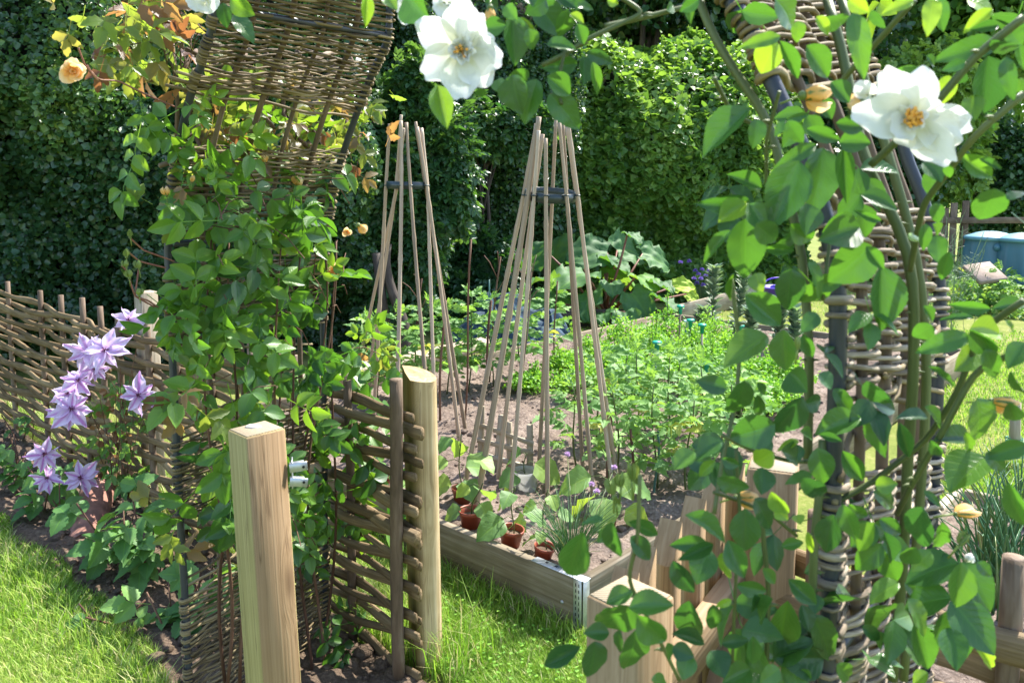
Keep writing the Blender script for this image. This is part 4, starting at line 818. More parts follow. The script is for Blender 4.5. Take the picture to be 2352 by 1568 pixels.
def broad_bean(c, h, label, seed, n_=38, ls=.075):
    g_ = np.random.default_rng(seed); t = thing('broad_bean_plant', c, label, 'bean plant', 'grey green broad bean plants'); st = MB(); lf = MB(); ln = g_.normal(0, .05, 2)
    ax = lambda f: c + np.array([ln[0] * f, ln[1] * f, h * f]); tube(st, [ax(f) for f in np.linspace(0, 1, 6)], .007, 6, .5)
    f = np.sqrt(g_.uniform(.02, 1, n_)); a = g_.uniform(0, 6.28, n_); P = np.array([ax(x) for x in f]); D = np.stack([np.cos(a), np.sin(a), .5 + .9 * f], -1)
    inst(lf, T_mid, P, D, np.stack([-np.cos(a) * .4, -np.sin(a) * .4 - .3, a * 0 + 1], -1), ls * g_.uniform(.7, 1.3, n_), ls * .5); st.build('stem', M['rose_stem'], t); lf.build('foliage', M['bean'], t)
for i, (x, y, d, top, lab) in enumerate(((1640, 790, 8.0, 620, 'tallest grey green broad bean plant beside the rhubarb'), (1690, 800, 7.9, 640, 'grey green broad bean plant next to the tallest one'), (1600, 800, 7.7, 715, 'short grey green broad bean in front of the rhubarb'), (1735, 830, 7.3, 720, 'broad bean plant beyond the left hoop of the right arch leg'), (1790, 850, 7.0, 700, 'broad bean plant between the rose stems and the parsley'), (1845, 870, 6.6, 720, 'broad bean plant seen just left of the right hoop'), (1990, 850, 7.0, 690, 'broad bean plant seen through the right arch leg'))):
    c = PZ(x, y, 0); c = np.array([PD(x, 500, d)[0], d, .0 if d > 7.4 else .12]); broad_bean(c, PD(x, top, d)[2] - c[2], lab, 200 + i, 105, .105)
# sticks among the tomatoes
for i, (bx, by, tx, ty, r, m_, lab) in enumerate(((1066, 975, 1083, 550, .0062, 'twig', 'tall thin brown stick left of the thick cane'), (1120, 880, 1148, 590, .006, 'twig', 'forked brown stick beside the blue netting'), (1008, 965, 1021, 690, .008, 'twig', 'dark red cane leaning beside the half round post'), (867, 930, 872, 780, .008, 'twig', 'dark red cane left of the half round post'), (1190, 955, 1222, 612, .0055, 'hazel_bark', 'twiggy stick with forked top between the canes'), (1124, 860, 1126, 642, .006, 'stake_green', 'slim green stake in front of the blue netting'), (1105, 940, 1130, 690, .008, 'twig', 'dark stick crossing behind the thick cane'), (945, 900, 968, 640, .005, 'twig', 'bare twig among the tomatoes inside the left wigwam'), (1272, 870, 1278, 645, .006, 'twig', 'brown stick behind the front upright cane'), (1398, 1120, 1400, 950, .007, 'twig', 'brown stake in the front tomato row'), (1505, 1130, 1512, 990, .006, 'stake_green', 'dark green stake among the front tomatoes'), (1450, 1140, 1452, 985, .006, 'twig', 'short brown stake by the front tomato row'), (1660, 1130, 1662, 1000, .006, 'twig', 'dark stake near the picket gate'))):
    b = PZ(bx, by, .15); e = PD(tx, ty, b[1]); o = thing('garden_stick', b, lab, 'stick', 'sticks and stakes in the raised bed'); mb = MB(); b[2] -= .05
    tube(mb, [b + (e - b) * f + np.array([.008 * math.sin(f * 6 + i), 0, 0]) for f in np.linspace(0, 1, 8)], r, 7, rng.random())
    if 'twig' in lab or 'fork' in lab:
        for k in range(4):
            f = rng.uniform(.6, .95); p = b + (e - b) * f; q_ = p + np.array([rng.uniform(-.12, .12), 0, rng.uniform(.08, .2)]); tube(mb, [p, p * .4 + q_ * .6 + [0, 0, .02], q_], r * .55, 5, rng.random())
    mb.build('stick', M[m_], o)
for i, (tx, ty, d, bx, m_, lab) in enumerate(((1509, 787, 5.2, 1502, 'stake_green', 'green capped stake alone at the left of the parsley'), (1563, 704, 6.5, 1556, 'bamboo', 'tallest green capped cane beside the broad beans'), (1579, 738, 6.4, 1557, 'stake_green', 'stake with a pale cap leaning behind the green caps'), (1586, 736, 6.1, 1574, 'stake_green', 'grey stake with green cap next to the pale cap'), (1613, 747, 5.9, 1610, 'bamboo', 'pale cane with green cap right of the stake group'), (1700, 749, 5.8, 1700, 'bamboo', 'green capped cane just left of the hanging rose leaves'), (1623, 836, 5.3, 1621, 'bamboo', 'lowest green capped cane sunk in the parsley'))):
    e = PD(tx, ty, d); b = np.array([PD(bx, 900, d)[0], d, .10]); o = thing('capped_cane', b, lab, 'garden cane', 'capped canes among the parsley')
    tube(MB(), [b, b * .5 + e * .5, e], .0078, 8, rng.random()).build('cane', M[m_], o)
    lathe(MB(), e, [(0, -.062), (.013, -.062), (.016, -.007), (.030, -.005), (.032, .005), (.028, .011), (0, .013)], 20).build('cap', M['palecap' if 'pale cap ' in lab else 'cap'], o)

# ------------------------------------------------------------------ rhubarb
rc = np.array([PD(1395, 700, 9.5)[0], 9.5, .18]); t = thing('rhubarb', rc, 'large rhubarb clump with crinkled leaves below the hedge', 'rhubarb'); st = MB(); lf = MB()
big = []
for sd in range(3):
    y = np.linspace(0, 1, 15); x = np.linspace(-1, 1, 15); X, Y = np.meshgrid(x, y); w = np.power(np.sin(math.pi * np.clip(y * .9 + .10, 0, 1)), .62) * .5; W = w[:, None] * X * (1 + .07 * np.sin(Y * 23 + sd))
    Yb = Y - .20 * np.abs(X) ** 1.5 * (1 - Y) ** 2 - .0; Z = .14 * np.abs(X) * w[:, None] * 2 - .38 * Y ** 2 + .055 * np.sin(Y * 15 + X * 4 + sd * 2) * np.abs(X) + .035 * np.sin(X * 11 + sd) * np.sin(Y * 9) + .05 * np.sin(Y * 30 + X * 9) * np.abs(X) ** 4
    big.append(dict(v=np.stack([W, Yb, Z], -1).reshape(-1, 3), q=grid_faces(14, 14), uv=np.stack([X, Y, Y * 0], -1).reshape(-1, 3)))
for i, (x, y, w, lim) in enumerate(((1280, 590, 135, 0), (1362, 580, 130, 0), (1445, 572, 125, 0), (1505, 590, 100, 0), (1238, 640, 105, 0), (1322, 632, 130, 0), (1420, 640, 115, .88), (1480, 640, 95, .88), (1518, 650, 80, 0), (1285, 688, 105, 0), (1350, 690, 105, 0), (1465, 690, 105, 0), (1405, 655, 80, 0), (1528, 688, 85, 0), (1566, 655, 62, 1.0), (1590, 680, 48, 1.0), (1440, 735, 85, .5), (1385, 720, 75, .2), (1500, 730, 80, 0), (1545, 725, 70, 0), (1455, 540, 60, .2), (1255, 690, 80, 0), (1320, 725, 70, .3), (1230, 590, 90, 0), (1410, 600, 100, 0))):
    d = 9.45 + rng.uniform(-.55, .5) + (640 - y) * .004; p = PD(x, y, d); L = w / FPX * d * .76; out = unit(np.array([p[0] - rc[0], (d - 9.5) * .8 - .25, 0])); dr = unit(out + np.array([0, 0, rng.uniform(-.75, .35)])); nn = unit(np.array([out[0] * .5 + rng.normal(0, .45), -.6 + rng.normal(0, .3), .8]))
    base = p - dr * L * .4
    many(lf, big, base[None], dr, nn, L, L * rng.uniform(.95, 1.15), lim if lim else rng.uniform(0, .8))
    tube(st, [rc + np.array([rng.normal(0, .07), rng.normal(0, .07), -.15]), rc * .4 + base * .6 + np.array([0, 0, -.03]), base], np.array([.018, .015, .011]), 7, rng.random())
st.build('stalks', M['red_stem'], t); lf.build('foliage', M['rhubarb'], t)
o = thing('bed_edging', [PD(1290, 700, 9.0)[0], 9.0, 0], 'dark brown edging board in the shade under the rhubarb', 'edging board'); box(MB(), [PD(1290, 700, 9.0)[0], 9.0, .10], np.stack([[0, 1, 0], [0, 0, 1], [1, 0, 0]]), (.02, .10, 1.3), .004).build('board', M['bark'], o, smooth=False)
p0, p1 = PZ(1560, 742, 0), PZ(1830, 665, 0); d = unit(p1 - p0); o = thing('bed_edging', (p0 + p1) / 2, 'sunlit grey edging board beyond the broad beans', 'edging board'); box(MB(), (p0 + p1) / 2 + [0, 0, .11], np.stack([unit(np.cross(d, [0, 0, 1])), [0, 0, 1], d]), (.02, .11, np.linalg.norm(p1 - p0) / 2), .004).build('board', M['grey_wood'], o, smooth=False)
cb_ = np.array([PD(1613, 640, 10.0)[0], 10.0, .05]); chives(cb_, 120, .42, .22, [(PD(x, y, 10 + rng.uniform(-.15, .15)), cb_) for x, y in ((1563, 603), (1583, 600), (1597, 622), (1604, 630), (1612, 619), (1621, 634), (1610, 640), (1594, 640), (1629, 622), (1636, 640), (1601, 650), (1590, 655), (1615, 655))], 'purple chives in flower below the hedge beside the rhubarb', M['onion'], M['chive2'], 6, fr=.03, name='flowering_chives')

# blue netting, dead trunk, purple tub, compost bins
nb = MB(); c = np.array([PD(1165, 680, 8.2)[0], 8.2, 0]); X, Y = np.meshgrid(np.linspace(-1, 1, 60), np.linspace(-1, 1, 40)); rr = np.sqrt(X ** 2 + Y ** 2)
pp = np.stack([X * 1.5, Y * 1.5, X * 0], -1); H = np.clip(1.0 - .9 * rr, 0, 1) * .50 * (1 + .9 * fbm(pp * 1.6 + 3, 3)) + .08 * fbm(pp * 4, 3) * np.clip(1.3 - rr, 0, 1)
nb.add(np.stack([c[0] + X * .62 + .06 * fbm(pp * 5, 2), c[1] + Y * .4, np.maximum(H, 0)], -1).reshape(-1, 3), grid_faces(59, 39)); o = nb.build('garden_netting', M['net_blue'], smooth=False); tag(o, 'crumpled heap of dark blue netting behind the tomatoes', 'netting')
b = np.array([PD(925, 780, 7.0)[0], 7.0, 0]); e = PD(895, 560, 7.2); o = thing('dead_trunk', b, 'dark leaning dead trunk against the shrub behind the left wigwam', 'tree trunk')
mb = MB(); f = np.linspace(0, 1.0, 14); P = b + (e - b) * f[:, None] + np.stack([.05 * np.sin(f * 6), f * 0, f * 0], -1); tube(mb, P, .055 * (1 - .35 * f) * (1 + .15 * fbm(np.stack([f * 6, f * 0, f * 0], -1), 2)), 12, .4)
tube(mb, [b + [-.12, .1, 0], b + [-.19, .12, .55], b + [-.24, .1, 1.0]], .04, 10, .7); mb.build('trunk', M['bark'], o)
c = np.array([PD(1785, 640, 9.8)[0], 9.8, .0]); o = thing('tub', c, 'violet plastic tub standing behind the edging board', 'tub')
lathe(MB(), c, [(0, 0), (.14, 0), (.19, .34), (.21, .345), (.21, .36), (.18, .36), (.13, .02)], 28).build('tub_body', M['purple'], o); tube(MB(), [c + np.array([.19 * math.cos(a), 0, .34 + .13 * math.sin(a)]) for a in np.linspace(0, math.pi, 14)], .010, 8).build('handle', M['purple'], o)
def bin_(X, d, label):
    c = np.array([PD(X, 600, d)[0], d, 0]); t = thing('compost_bin', c, label, 'compost bin', 'compost bins'); n = 40; th = np.arange(n) * 2 * math.pi / n; pr = [(.42, 0), (.41, .08), (.395, .085), (.375, .35), (.345, .70), (.33, .78), (.34, .80)]
    V = []; 
    for k, (r, z) in enumerate(pr):
        m = 1 + (.028 * np.where((np.arange(n) // 2) % 2, 1, -1) if 2 <= k <= 4 else 0)
        V.append(np.stack([c[0] + r * m * np.cos(th), c[1] + r * m * np.sin(th), th * 0 + z], -1))
    i = np.arange(len(pr) - 1)[:, None] * n; j = np.arange(n)[None]; q = np.stack([i + j, i + (j + 1) % n, i + n + (j + 1) % n, i + n + j], -1).reshape(-1, 4)
    MB().add(np.concatenate(V), q).build('bin_body', M['bin'], t); l = lathe(MB(), c, [(.30, .79), (.355, .79), (.36, .83), (.33, .85), (.28, .865), (.20, .895), (.10, .915), (0, .92)], 40).build('lid', M['bin_lid'], t)
    lathe(MB(), c + [-.1, -.36, .70], [(0, .03), (.04, .02), (.055, -.01)], 16, axis=(0, -1, .1)).build('vent_boss', M['bin'], t)
bin_(2272, 12.0, 'left blue green compost bin, partly behind the other'); bin_(2352, 11.6, 'right blue green compost bin in front of the other')
c = PD(2262, 618, 10.2); o = thing('paving_slab', [c[0], c[1], 0], 'buff slab leaning among potato leaves in front of the compost bins', 'slab'); box(MB(), c + [0, 0, -.05], np.stack([unit([1, .1, .12]), unit([-.1, 1, .5]), unit(np.cross(unit([1, .1, .12]), unit([-.1, 1, .5])))]), (.19, .20, .03), .01).build('slab_body', M['slab'], o, smooth=False)
t = thing('paling_fence', [PD(2230, 500, 13)[0], 13, 0], 'old grey paling fence beside the compost bins', 'fence')
for k, (x, top) in enumerate(((2172, 478), (2192, 466), (2219, 461))):
    e = PD(x, top, 13 + .02 * (k % 2)); box(MB(), [e[0], e[1], e[2] / 2], np.stack([[1, 0, 0], [0, 1, 0], [0, 0, 1.]]), (.055, .012, e[2] / 2), .004, rng.random()).build('paling', M['hazel_bark'], t, smooth=False)
box(MB(), [PD(2270, 506, 12.95)[0], 12.95, PD(2270, 506, 12.95)[2]], np.stack([[0, 1, 0], [0, 0, 1.], [1, 0, 0]]), (.02, .05, .8), .004).build('rail', M['hazel_bark'], t, smooth=False)
def leafy_mound(name, P, r, h, label, cat, mat, T, ls, n_, seed, group=None):
    g_ = np.random.default_rng(seed); t = thing(name, P, label, cat, group); lf = MB(); a = g_.uniform(0, 6.28, n_); q_ = np.sqrt(g_.random(n_)); z = (1 - q_ ** 2) * h * g_.uniform(.35, 1.05, n_)
    pos = P + np.stack([r * q_ * np.cos(a), r * q_ * np.sin(a), z], -1); D = np.stack([np.cos(a), np.sin(a), g_.normal(-.1, .4, n_)], -1) + g_.normal(0, .5, (n_, 3)); many(lf, T, pos, D, g_.normal(0, .5, (n_, 3)) + [0, -.3, 1], ls * g_.uniform(.6, 1.3, n_)); lf.build('foliage', mat, t)
    st = MB()
    for k in range(14): e = pos[k]; tube(st, [P, (P + e) / 2 + [0, 0, .03], e], .005, 5, .5, False)
    st.build('stems', M['rose_stem'], t)
for i, (x, y) in enumerate(((2195, 690), (2245, 715), (2300, 690), (2345, 720), (2200, 655), (2250, 668), (2335, 665), (2395, 700))):
    leafy_mound('potato_plant', PZ(x, y, 0), .42, .48, f'{ords[i]} potato plant in the patch in front of the compost bins', 'potato plant', M['tomato'], PINN, .17, 170, 300 + i, 'potato plants')

# right hand bed: boards, onions, netted post
o = thing('raised_bed', [K2[0], K2[1], 0], 'right hand onion bed edged with a pale board', 'raised bed')
def kp(u, v, z=0): p = K2 - B2 * u - A2 * v; return np.array([p[0], p[1], z])
board(MB(), kp(0, 0), kp(1.9, 0), -.005, .135, .04, A2).build('side_board', M['grey_wood'], o, smooth=False); board(MB(), kp(0, .03), kp(0, 2.2), -.005, .13, .04, B2).build('side_board', M['grey_wood'], o, smooth=False)
for i, (x, y, h, n_, lab) in enumerate(((2255, 1330, .42, 26, 'leafy onion plants at the stake of the right fence'), (2310, 1290, .50, 30, 'onion plants at the right edge of the picture'), (2290, 1400, .40, 26, 'onion plants low beside the split rails'), (2345, 1380, .45, 26, 'onion plants behind the rail at the far right'), (2250, 1230, .36, 18, 'onion plants along the far board'), (2340, 1200, .40, 20, 'tall onion plants by the netted post'))):
    c = PZ(x, y, .07); t = thing('onion_plant', c, lab, 'onion', 'onions in the right bed'); mb = MB()
    for k in range(n_):
        a = rng.uniform(0, 6.28); dd_ = np.array([math.cos(a), math.sin(a), 0]); hh = h * rng.uniform(.6, 1.1); ln = hh * rng.uniform(.15, .8); f = np.linspace(0, 1, 8); b = c + dd_ * rng.uniform(0, .10)
        tube(mb, b + dd_ * ln * (f ** 1.8)[:, None] + np.array([0, 0, 1.]) * (hh * (f - .35 * (ln / hh) * f ** 2.5))[:, None], .0065 * (1 - .8 * f), 6, rng.random() ** 2)
    mb.build('leaves', M['onion'], t)
c = PZ(2330, 1050, .05); e = PD(2332, 945, c[1]); o = thing('netted_post', c, 'grey mesh wrapped post with green netting tied at its foot', 'post'); tube(MB(), [c, c * .5 + e * .5, e + [.0, 0, .05]], .028, 12).build('post_body', M['grey_wood'], o)
nb = MB()
for k in range(22): nb.add(*[x for x in (lambda q_: (q_.v[0], q_.q[0], q_.t[0]))(tube(MB(), [c + np.array([.05 * math.cos(a + k), .05 * math.sin(a + k), .02 + .10 * ((k * 7) % 10) / 10 + .012 * math.sin(3 * a)]) for a in np.linspace(0, 6.28, 14)], .0018, 4))])
nb.build('netting', M['wire_green'], o)
# ------------------------------------------------------------------ climbing roses
CROPS = {'A': (1548, 0, .3418), 'B': (1548, 516.8, .3418), 'C': (1548, 1032.4, .3418), 'D': (746.5, 1032.4, .3418), 'E': (746.5, 0, .3418), 'O': (0, 0, .3418), 'F': (0, 516.8, .3418), 'G': (0, 1032.4, .3418)}
def cp(k, x, y): a = CROPS[k]; return a[0] + x * a[2], a[1] + y * a[2]
LEAVES = {
'A': '490,745,195,1040,190 560,810,540,990,110 830,1110,655,1530,270 1000,1020,950,1430,220 1140,1020,1160,1360,115 940,980,690,1110,100 680,290,575,495,180,l 700,250,470,295,90 720,290,835,530,100 900,320,1060,520,160 690,0,860,170,200 1000,130,1190,150,110 960,120,1050,230,80,l 1210,110,1290,480,140 1180,0,1310,90,100,l 840,150,830,280,90 1060,560,1180,690,130 990,670,1060,800,110 1100,830,1290,850,120 1120,960,1320,960,160 905,870,1130,950,100 770,820,870,970,100 745,820,680,900,60 900,770,760,800,40 575,1260,360,1170,110 490,1360,180,1385,120 480,1370,300,1490,160,l 510,1380,640,1567,170 890,1380,890,1580,150 1220,1480,1000,1560,150 2150,290,1810,370,150 2140,280,2340,390,92 2110,400,2090,760,230 2230,400,2270,660,100 2010,650,2020,810,130 1480,490,1700,470,70 1740,0,1720,200,110,l 1770,0,1810,200,110 1980,0,2170,50,120,l 2130,70,1950,210,90,l 1600,10,1430,60,80,l 2170,170,1990,200,70 2250,200,2340,290,110 2320,300,2350,460,60 1680,1100,1800,1220,140 1940,1050,2140,1190,130 2060,1070,2210,1130,50 2150,1280,2080,1510,200 2250,1340,2352,1260,80 1780,1130,1730,1340,110 1840,1110,1850,1200,60 2100,760,2160,870,50 160,0,40,80,80 120,0,110,160,70 1760,1370,1780,1500,90 1380,1480,1220,1420,50 1700,380,1780,440,60 1950,420,1820,470,70 1330,80,1400,200,60 1850,520,1800,700,120,l 1950,480,1900,560,90 2352,540,2300,620,70',
'B': '480,-20,480,365,240 370,50,180,240,80 560,0,720,130,160 620,160,810,170,70 790,0,930,100,150 1230,20,980,100,220 1310,150,1060,390,240 1395,300,1400,710,215 790,310,770,585,190 490,480,720,670,200 400,340,380,510,45 550,330,570,440,110 910,260,1040,480,80 610,750,340,910,200 740,720,750,980,170 870,740,930,890,90 960,600,870,700,110 1300,150,1410,300,90 1590,100,1670,60,90,l 1690,0,1680,170,80 1740,0,1770,80,90 1770,80,1780,250,120 1850,190,1790,380,90 1680,550,1760,650,80 1730,680,1610,760,110 1965,750,1650,830,140 2110,560,1850,540,80 2340,540,2140,560,100 2000,620,1790,610,50 2000,700,2200,730,170,l 2000,710,2170,860,130 2030,840,1890,980,150 2090,850,2200,1040,130 2352,800,2240,960,140 2230,650,2330,740,50 1720,955,1960,1090,50 345,1100,155,1040,130 470,1060,400,1320,160 560,1150,590,1330,80 560,1060,610,1140,60 850,1170,680,1420,160 780,1000,890,1120,180 980,1000,1070,1090,100 880,1200,1010,1180,110 1080,1110,1230,1290,110 1300,1060,1430,1250,120 1240,1300,950,1400,180 1400,1270,1410,1560,140 1690,1290,1520,1270,90 1520,1340,1580,1560,100 660,1340,380,1440,210 830,1450,690,1500,60,l 730,1520,870,1560,160 850,1390,930,1430,90 980,1410,1130,1450,60 1690,1230,1830,1370,90 2040,1180,2110,1450,190 2260,1200,2310,1340,120 1990,1450,1760,1440,150 1960,1400,2030,1560,80 2352,1480,2100,1560,120 2270,990,2352,1160,60 310,1460,140,1567,130 650,1450,550,1567,110 1730,1450,1790,1550,80',
'C': '130,20,0,130,130 270,80,160,180,80 330,60,440,110,70 660,20,530,100,140,l 300,200,520,290,100 590,130,590,300,140 870,0,740,60,110 920,170,750,200,80 970,0,1010,235,170 870,200,1060,360,130 1140,20,1270,210,130 660,290,770,430,100 480,410,480,680,200 550,340,690,540,150 90,450,350,620,130 210,630,-20,640,110 230,680,150,890,190 250,640,30,740,90 340,700,340,890,90 370,620,470,860,150 0,760,130,980,130 430,910,640,960,100 600,800,680,900,80 730,650,870,620,80 900,560,930,720,50,l 1070,450,1020,690,170 1140,380,1220,610,130 1180,370,1300,450,90 1340,500,1240,680,140 1390,470,1540,570,110 1410,560,1460,760,90 1350,290,1540,380,130 1360,240,1500,230,110 1690,280,1800,380,50 1660,400,1630,690,190 2080,60,1850,280,250 2100,30,2260,140,120 2250,240,2352,540,130 1800,500,1800,740,110 1820,700,1830,870,90 1620,660,1540,780,120 1720,690,1600,800,120 1930,770,1900,1060,170 2040,760,2150,850,90 1500,900,1300,980,130 1310,1080,1540,1170,220 1560,900,1730,1050,110 1580,1020,1750,1250,130 1620,1180,1740,1500,170 1850,1210,1900,1480,180 780,880,960,1040,130 960,980,950,1100,110 860,1050,910,1220,110 940,1130,1120,1450,190 760,1030,710,1320,200 100,1030,120,1310,190 260,1050,280,1250,110 380,1010,280,1060,50,l 540,980,560,1130,80 660,1010,580,1170,120 0,1240,210,1300,110 330,1300,500,1270,90 530,1260,530,1440,100 990,1400,700,1400,180 250,1360,340,1530,170 0,1330,130,1390,120 100,1380,60,1540,140 500,1480,330,1567,160 1100,1450,1240,1567,130 1940,1230,1990,1290,60,l 2020,1290,2240,1540,90,l 700,1470,600,1560,110 1270,1190,1400,1280,90 1420,1240,1380,1340,100 900,1480,830,1567,90 1700,1500,1600,1567,90 690,400,760,470,90,l 830,440,850,500,80,l',
'D': '1730,570,1640,850,210 1860,470,1720,470,60 1930,500,1960,740,130 1900,560,1830,620,90 2050,490,2240,570,100 2060,590,2200,740,130 2060,960,1890,1030,130 2060,1060,2340,1040,170 2070,1070,1830,1230,170 2110,1120,2290,1290,170 2080,1230,2080,1530,220 1810,1300,1810,1550,170 1700,1330,1470,1450,130 1900,1230,1740,1230,120 1980,1220,1960,1370,70 2352,1330,2280,1400,100 2200,1550,2330,1600,120',
'E': '280,-20,275,180,80,l 400,-20,480,50,90 560,-40,690,130,200 1260,120,1280,440,170 1420,20,1600,230,190 1700,170,1740,300,90 1680,430,1450,450,130 1360,480,1230,560,90 1260,520,1300,760,180 1420,550,1330,820,160 1500,520,1650,640,150 1520,640,1720,850,180 1770,360,1930,420,90 1740,390,1740,570,100 1800,430,1830,640,70 760,590,820,860,150 1160,540,1190,630,90 1590,0,1820,30,80 1650,100,1740,160,60,l 1210,170,1060,190,120 1220,40,1280,130,90 1900,0,1970,30,60,l 1300,130,1430,230,60,l 1500,300,1690,310,90 1370,200,1400,330,100 1630,80,1590,250,110 1080,20,1180,60,120 1040,590,1060,650,70 2300,70,2352,30,70 1480,0,1380,90,120 1560,-40,1700,60,120 1330,-60,1400,40,130',
'O': '1500,30,1520,190,90 1560,0,1700,110,110 1570,110,1720,250,110'}
fl = MB(); NEAR = [T_near, T_near2, T_near3]
def inpoly(x, y, pg):
    c = False; j = len(pg) - 1
    for i in range(len(pg)):
        if (pg[i][1] > y) != (pg[j][1] > y) and x < (pg[j][0] - pg[i][0]) * (y - pg[i][1]) / (pg[j][1] - pg[i][1]) + pg[i][0]: c = not c
        j = i
    return c
def cam_n(p): return unit(EYE - p)
def depth_for(k, x, y):
    X, Y = cp(k, x, y)
    if k == 'E': return .96
    if k == 'O': return 1.25
    if k == 'D': return .78 + .00012 * (1560 - Y)
    s_ = (X - 1548) / 804.0
    return .75 + .11 * (1 - abs(s_ - .45))
for k, txt in LEAVES.items():
    for w_ in txt.split():
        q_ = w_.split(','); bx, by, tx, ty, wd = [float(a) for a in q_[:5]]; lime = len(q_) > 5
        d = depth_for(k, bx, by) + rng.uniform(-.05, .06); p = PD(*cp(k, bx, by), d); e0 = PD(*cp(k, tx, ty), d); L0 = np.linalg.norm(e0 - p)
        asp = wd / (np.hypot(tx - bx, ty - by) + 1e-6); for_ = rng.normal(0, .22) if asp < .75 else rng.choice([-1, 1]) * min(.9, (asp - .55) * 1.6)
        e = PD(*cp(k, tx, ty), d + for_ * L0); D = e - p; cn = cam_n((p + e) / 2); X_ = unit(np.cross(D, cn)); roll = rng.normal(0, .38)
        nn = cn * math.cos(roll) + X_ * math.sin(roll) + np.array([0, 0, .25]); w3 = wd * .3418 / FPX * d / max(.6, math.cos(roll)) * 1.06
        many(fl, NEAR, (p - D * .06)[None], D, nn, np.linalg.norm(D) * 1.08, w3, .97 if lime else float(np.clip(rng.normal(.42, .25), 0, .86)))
# fill-in leaves behind, over the whole leg and the shoulder of the arch
def leg_fill(n_, i0, i1, v0, v1, off0, off1, T, ls, mb, outv, rn=(.42, .25)):
    P = []; 
    for _ in range(n_):
        i = rng.uniform(i0, i1); P.append(asurf(i, rng.uniform(v0, v1)) + outv * rng.uniform(off0, off1))
    P = np.array(P); cn = unit(EYE - P); nn = cn * .7 + np.array([0, 0, .5]) + rng.normal(0, .45, P.shape); D = rng.normal(0, .7, P.shape) + np.array([0, 0, -.7])
    many(mb, T, P, D, nn, ls * rng.uniform(.75, 1.2, n_), None, np.clip(rng.normal(rn[0], rn[1], n_), 0, .9)); return P
OUT = np.array([.75, -.66, 0])
leg_fill(22, iR(1.0), 315, -.1, .9, -.02, .12, ROSE3, .085, fl, OUT); leg_fill(15, iR(1.85), iR(1.0), -.2, .3, -.06, .06, ROSE3, .08, fl, OUT)
leg_fill(4, iR(1.2), 318, -.2, .8, .10, .34, ROSE3, .08, fl, np.array([.1, -.5, 0])); leg_fill(18, iR(2.30), iR(1.9), -.2, .9, .02, .2, ROSE3, .08, fl, OUT)
wr = thing('climbing_rose', [.52, 1.02, 0], 'white flowered climbing rose on the right leg of the arch', 'climbing rose')
def stem_px(pts, r, n=8, mb=None, rnd=None):
    P = np.array([PD(x, y, d) for x, y, d in pts]); L = np.concatenate([[0], np.cumsum(np.linalg.norm(np.diff(P, axis=0), axis=1))]); s_ = np.linspace(0, L[-1], 26)
    Q = np.stack([np.interp(s_, L, P[:, k]) for k in range(3)], -1); Q[1:-1] = (Q[:-2] + 2 * Q[1:-1] + Q[2:]) / 4; Q[1:-1] = (Q[:-2] + 2 * Q[1:-1] + Q[2:]) / 4
    tube(mb, Q, r, n, rng.random() if rnd is None else rnd); return Q
main = []
